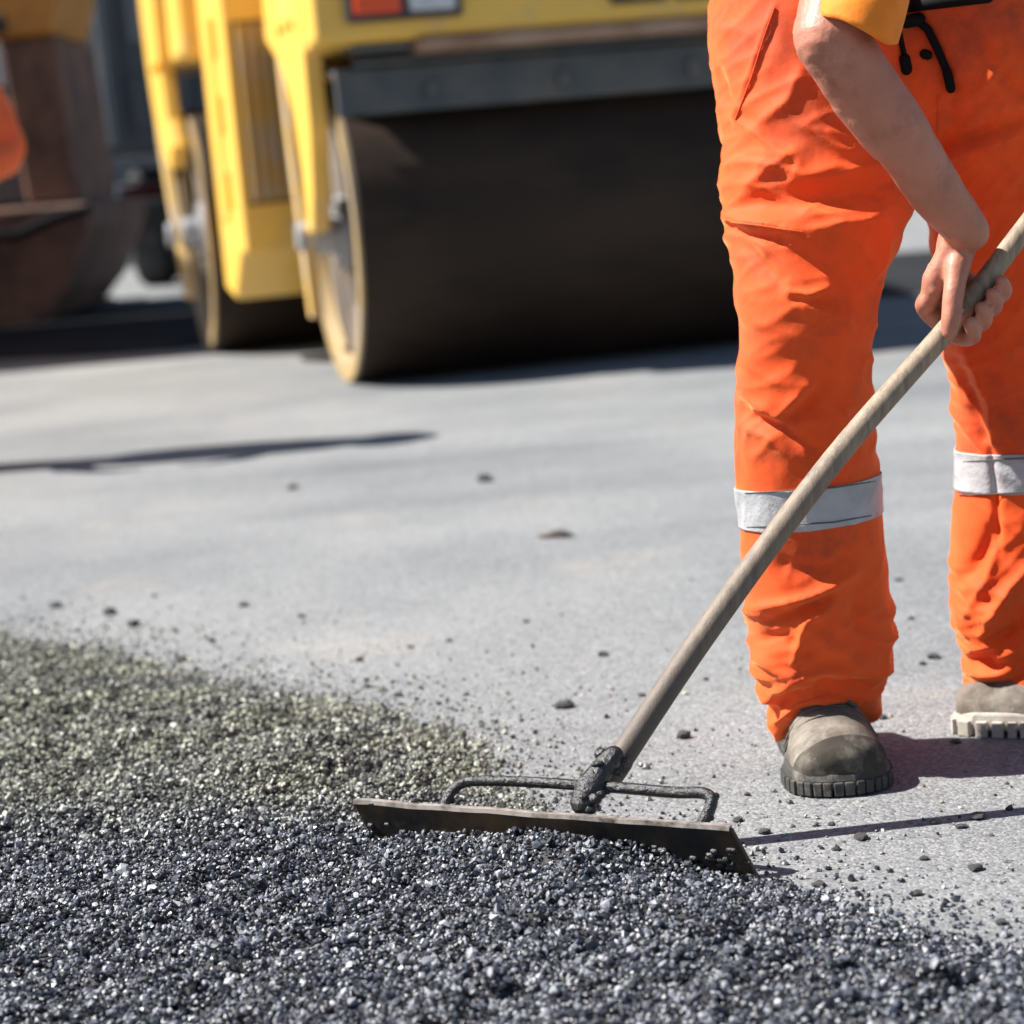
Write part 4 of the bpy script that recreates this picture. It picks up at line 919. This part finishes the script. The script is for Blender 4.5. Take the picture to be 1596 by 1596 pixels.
# hanging sleeve end over the elbow
V, F = [], []; rows = []
for f, xl, xr, py, Y in ((0, 1292, 1432, -75, 2.70), (1, 1284, 1420, -30, 2.67), (2, 1276, 1410, 5, 2.65), (3, 1278, 1396, 40, 2.64)):
    cc = P((xl + xr) / 2, py, Y); ra = (P(xr, py, Y) - P(xl, py, Y)).length / 2; row = []
    for k in range(40):
        a = 2 * PI * k / 40; z = (-.022 * math.cos(a) + .010 * math.sin(a)) * f / 3 + .003 * math.sin(3 * a + 1)
        row.append(cc + Vector((ra * math.cos(a) * (1 + .05 * math.sin(5 * a + f) + .02 * math.sin(9 * a + 2 * f)), ra * .95 * math.sin(a), z)) - PO)
    rows.append(row)
loft(V, F, rows, close=False); sl_ = mesh_obj('sleeve', V, F, M['shirt'], person, smooth=True)
m = sl_.modifiers.new('sub', 'SUBSURF'); m.levels = 2; m.render_levels = 2; m = sl_.modifiers.new('solid', 'SOLIDIFY'); m.thickness = .002

# ------------------------------------------------------------------ second worker, mostly left of the picture
def second_worker():
    Y = 7.2; x = P(35, 250, Y).x - .43
    root = empty('person', (x, Y, 0)); tag(root, 'worker in a red orange jacket standing with one elbow out, near the paver', 'person')
    V, F = [], []
    for sx in (-1, 1):
        tube(V, F, [(sx * .10, 0, .90), (sx * .13, -.02, .50), (sx * .14, .02, .08)], [.115, .09, .082], 24, sub=4)
    tube(V, F, [(-.07, 0, .93), (.07, 0, .93)], .14, 20)
    me = fuse(V, F, .012, 4); co = co_of(me); no = no_of(me); w = np.array([noise.noise((c[0] * 9, c[1] * 9, c[2] * 16)) * .012 for c in co]); set_co(me, co + no * w[:, None]); link('trousers', me, M['orange'], root, smooth=True)
    V, F = [], []
    tube(V, F, [(0, 0, .90), (0, .01, 1.15), (0, 0, 1.40)], [.175, .18, .15], 28, sub=4); tube(V, F, [(-.17, 0, 1.42), (.17, 0, 1.42)], .085, 20)
    for sx in (-1, 1): tube(V, F, [(sx * .20, 0, 1.42), (sx * .31, .02, 1.20), (sx * .385, .02, 1.0), (sx * .30, -.14, .93)], [.075, .064, .056, .05], 20, sub=4)
    me = fuse(V, F, .010, 4); co = co_of(me); no = no_of(me); w = np.array([noise.noise((c[0] * 12, c[1] * 12, c[2] * 14)) * .012 for c in co]); set_co(me, co + no * w[:, None]); jk = link('jacket', me, M['vest'], root, smooth=True)
    V, F = [], []; tube(V, F, [(0, 0, 1.42), (0, -.01, 1.52), (0, -.02, 1.60)], [.07, .058, .058], 20); tube(V, F, [(0, .01, 1.69), (0, -.01, 1.63), (0, -.04, 1.57)], [.09, .085, .055], 20, sub=2); tube(V, F, [(0, -.095, 1.64), (0, -.11, 1.605)], [.01, .015], 8)
    for sx in (-1, 1):
        tube(V, F, [(sx * .30, -.14, .93), (sx * .22, -.24, .95)], [.04, .032], 16); tube(V, F, [(sx * .22, -.24, .95), (sx * .15, -.27, .94)], [.034, .03], 12)
        tube(V, F, [(sx * .088, .01, 1.66), (sx * .092, .01, 1.62)], [.015, .012], 8)
        for k in range(4): tube(V, F, [(sx * .15, -.27, .965 - .02 * k), (sx * .10, -.285, .96 - .02 * k), (sx * .09, -.26, .955 - .02 * k)], .0095, 8)
        tube(V, F, [(sx * .2, -.255, .97), (sx * .15, -.25, 1.0)], .011, 8)
    me = fuse(V, F, .006, 3); link('body', me, M['skin'], root, smooth=True)
    for sx in (-1, 1):
        V, F = [], []; tube(V, F, [(sx * .14, .06, .05), (sx * .15, -.06, .045), (sx * .16, -.16, .035)], [.05, .048, .035], 16, sub=3); tube(V, F, [(sx * .14, .04, .06), (sx * .14, .03, .16)], .05, 16)
        link('boot', fuse(V, F, .008, 3), M['suede'], root, smooth=True)
    V, F = [], []; rows = []
    for r_, z_ in ((.135, 1.705), (.14, 1.71), (.112, 1.72), (.11, 1.75), (.09, 1.79), (.05, 1.815), (.01, 1.82)): rows.append([Vector((r_ * math.cos(2 * PI * k / 28), r_ * 1.1 * math.sin(2 * PI * k / 28), z_)) for k in range(28)])
    loft(V, F, rows); mesh_obj('helmet', V, F, M['helmet'], root, smooth=True)
second_worker()
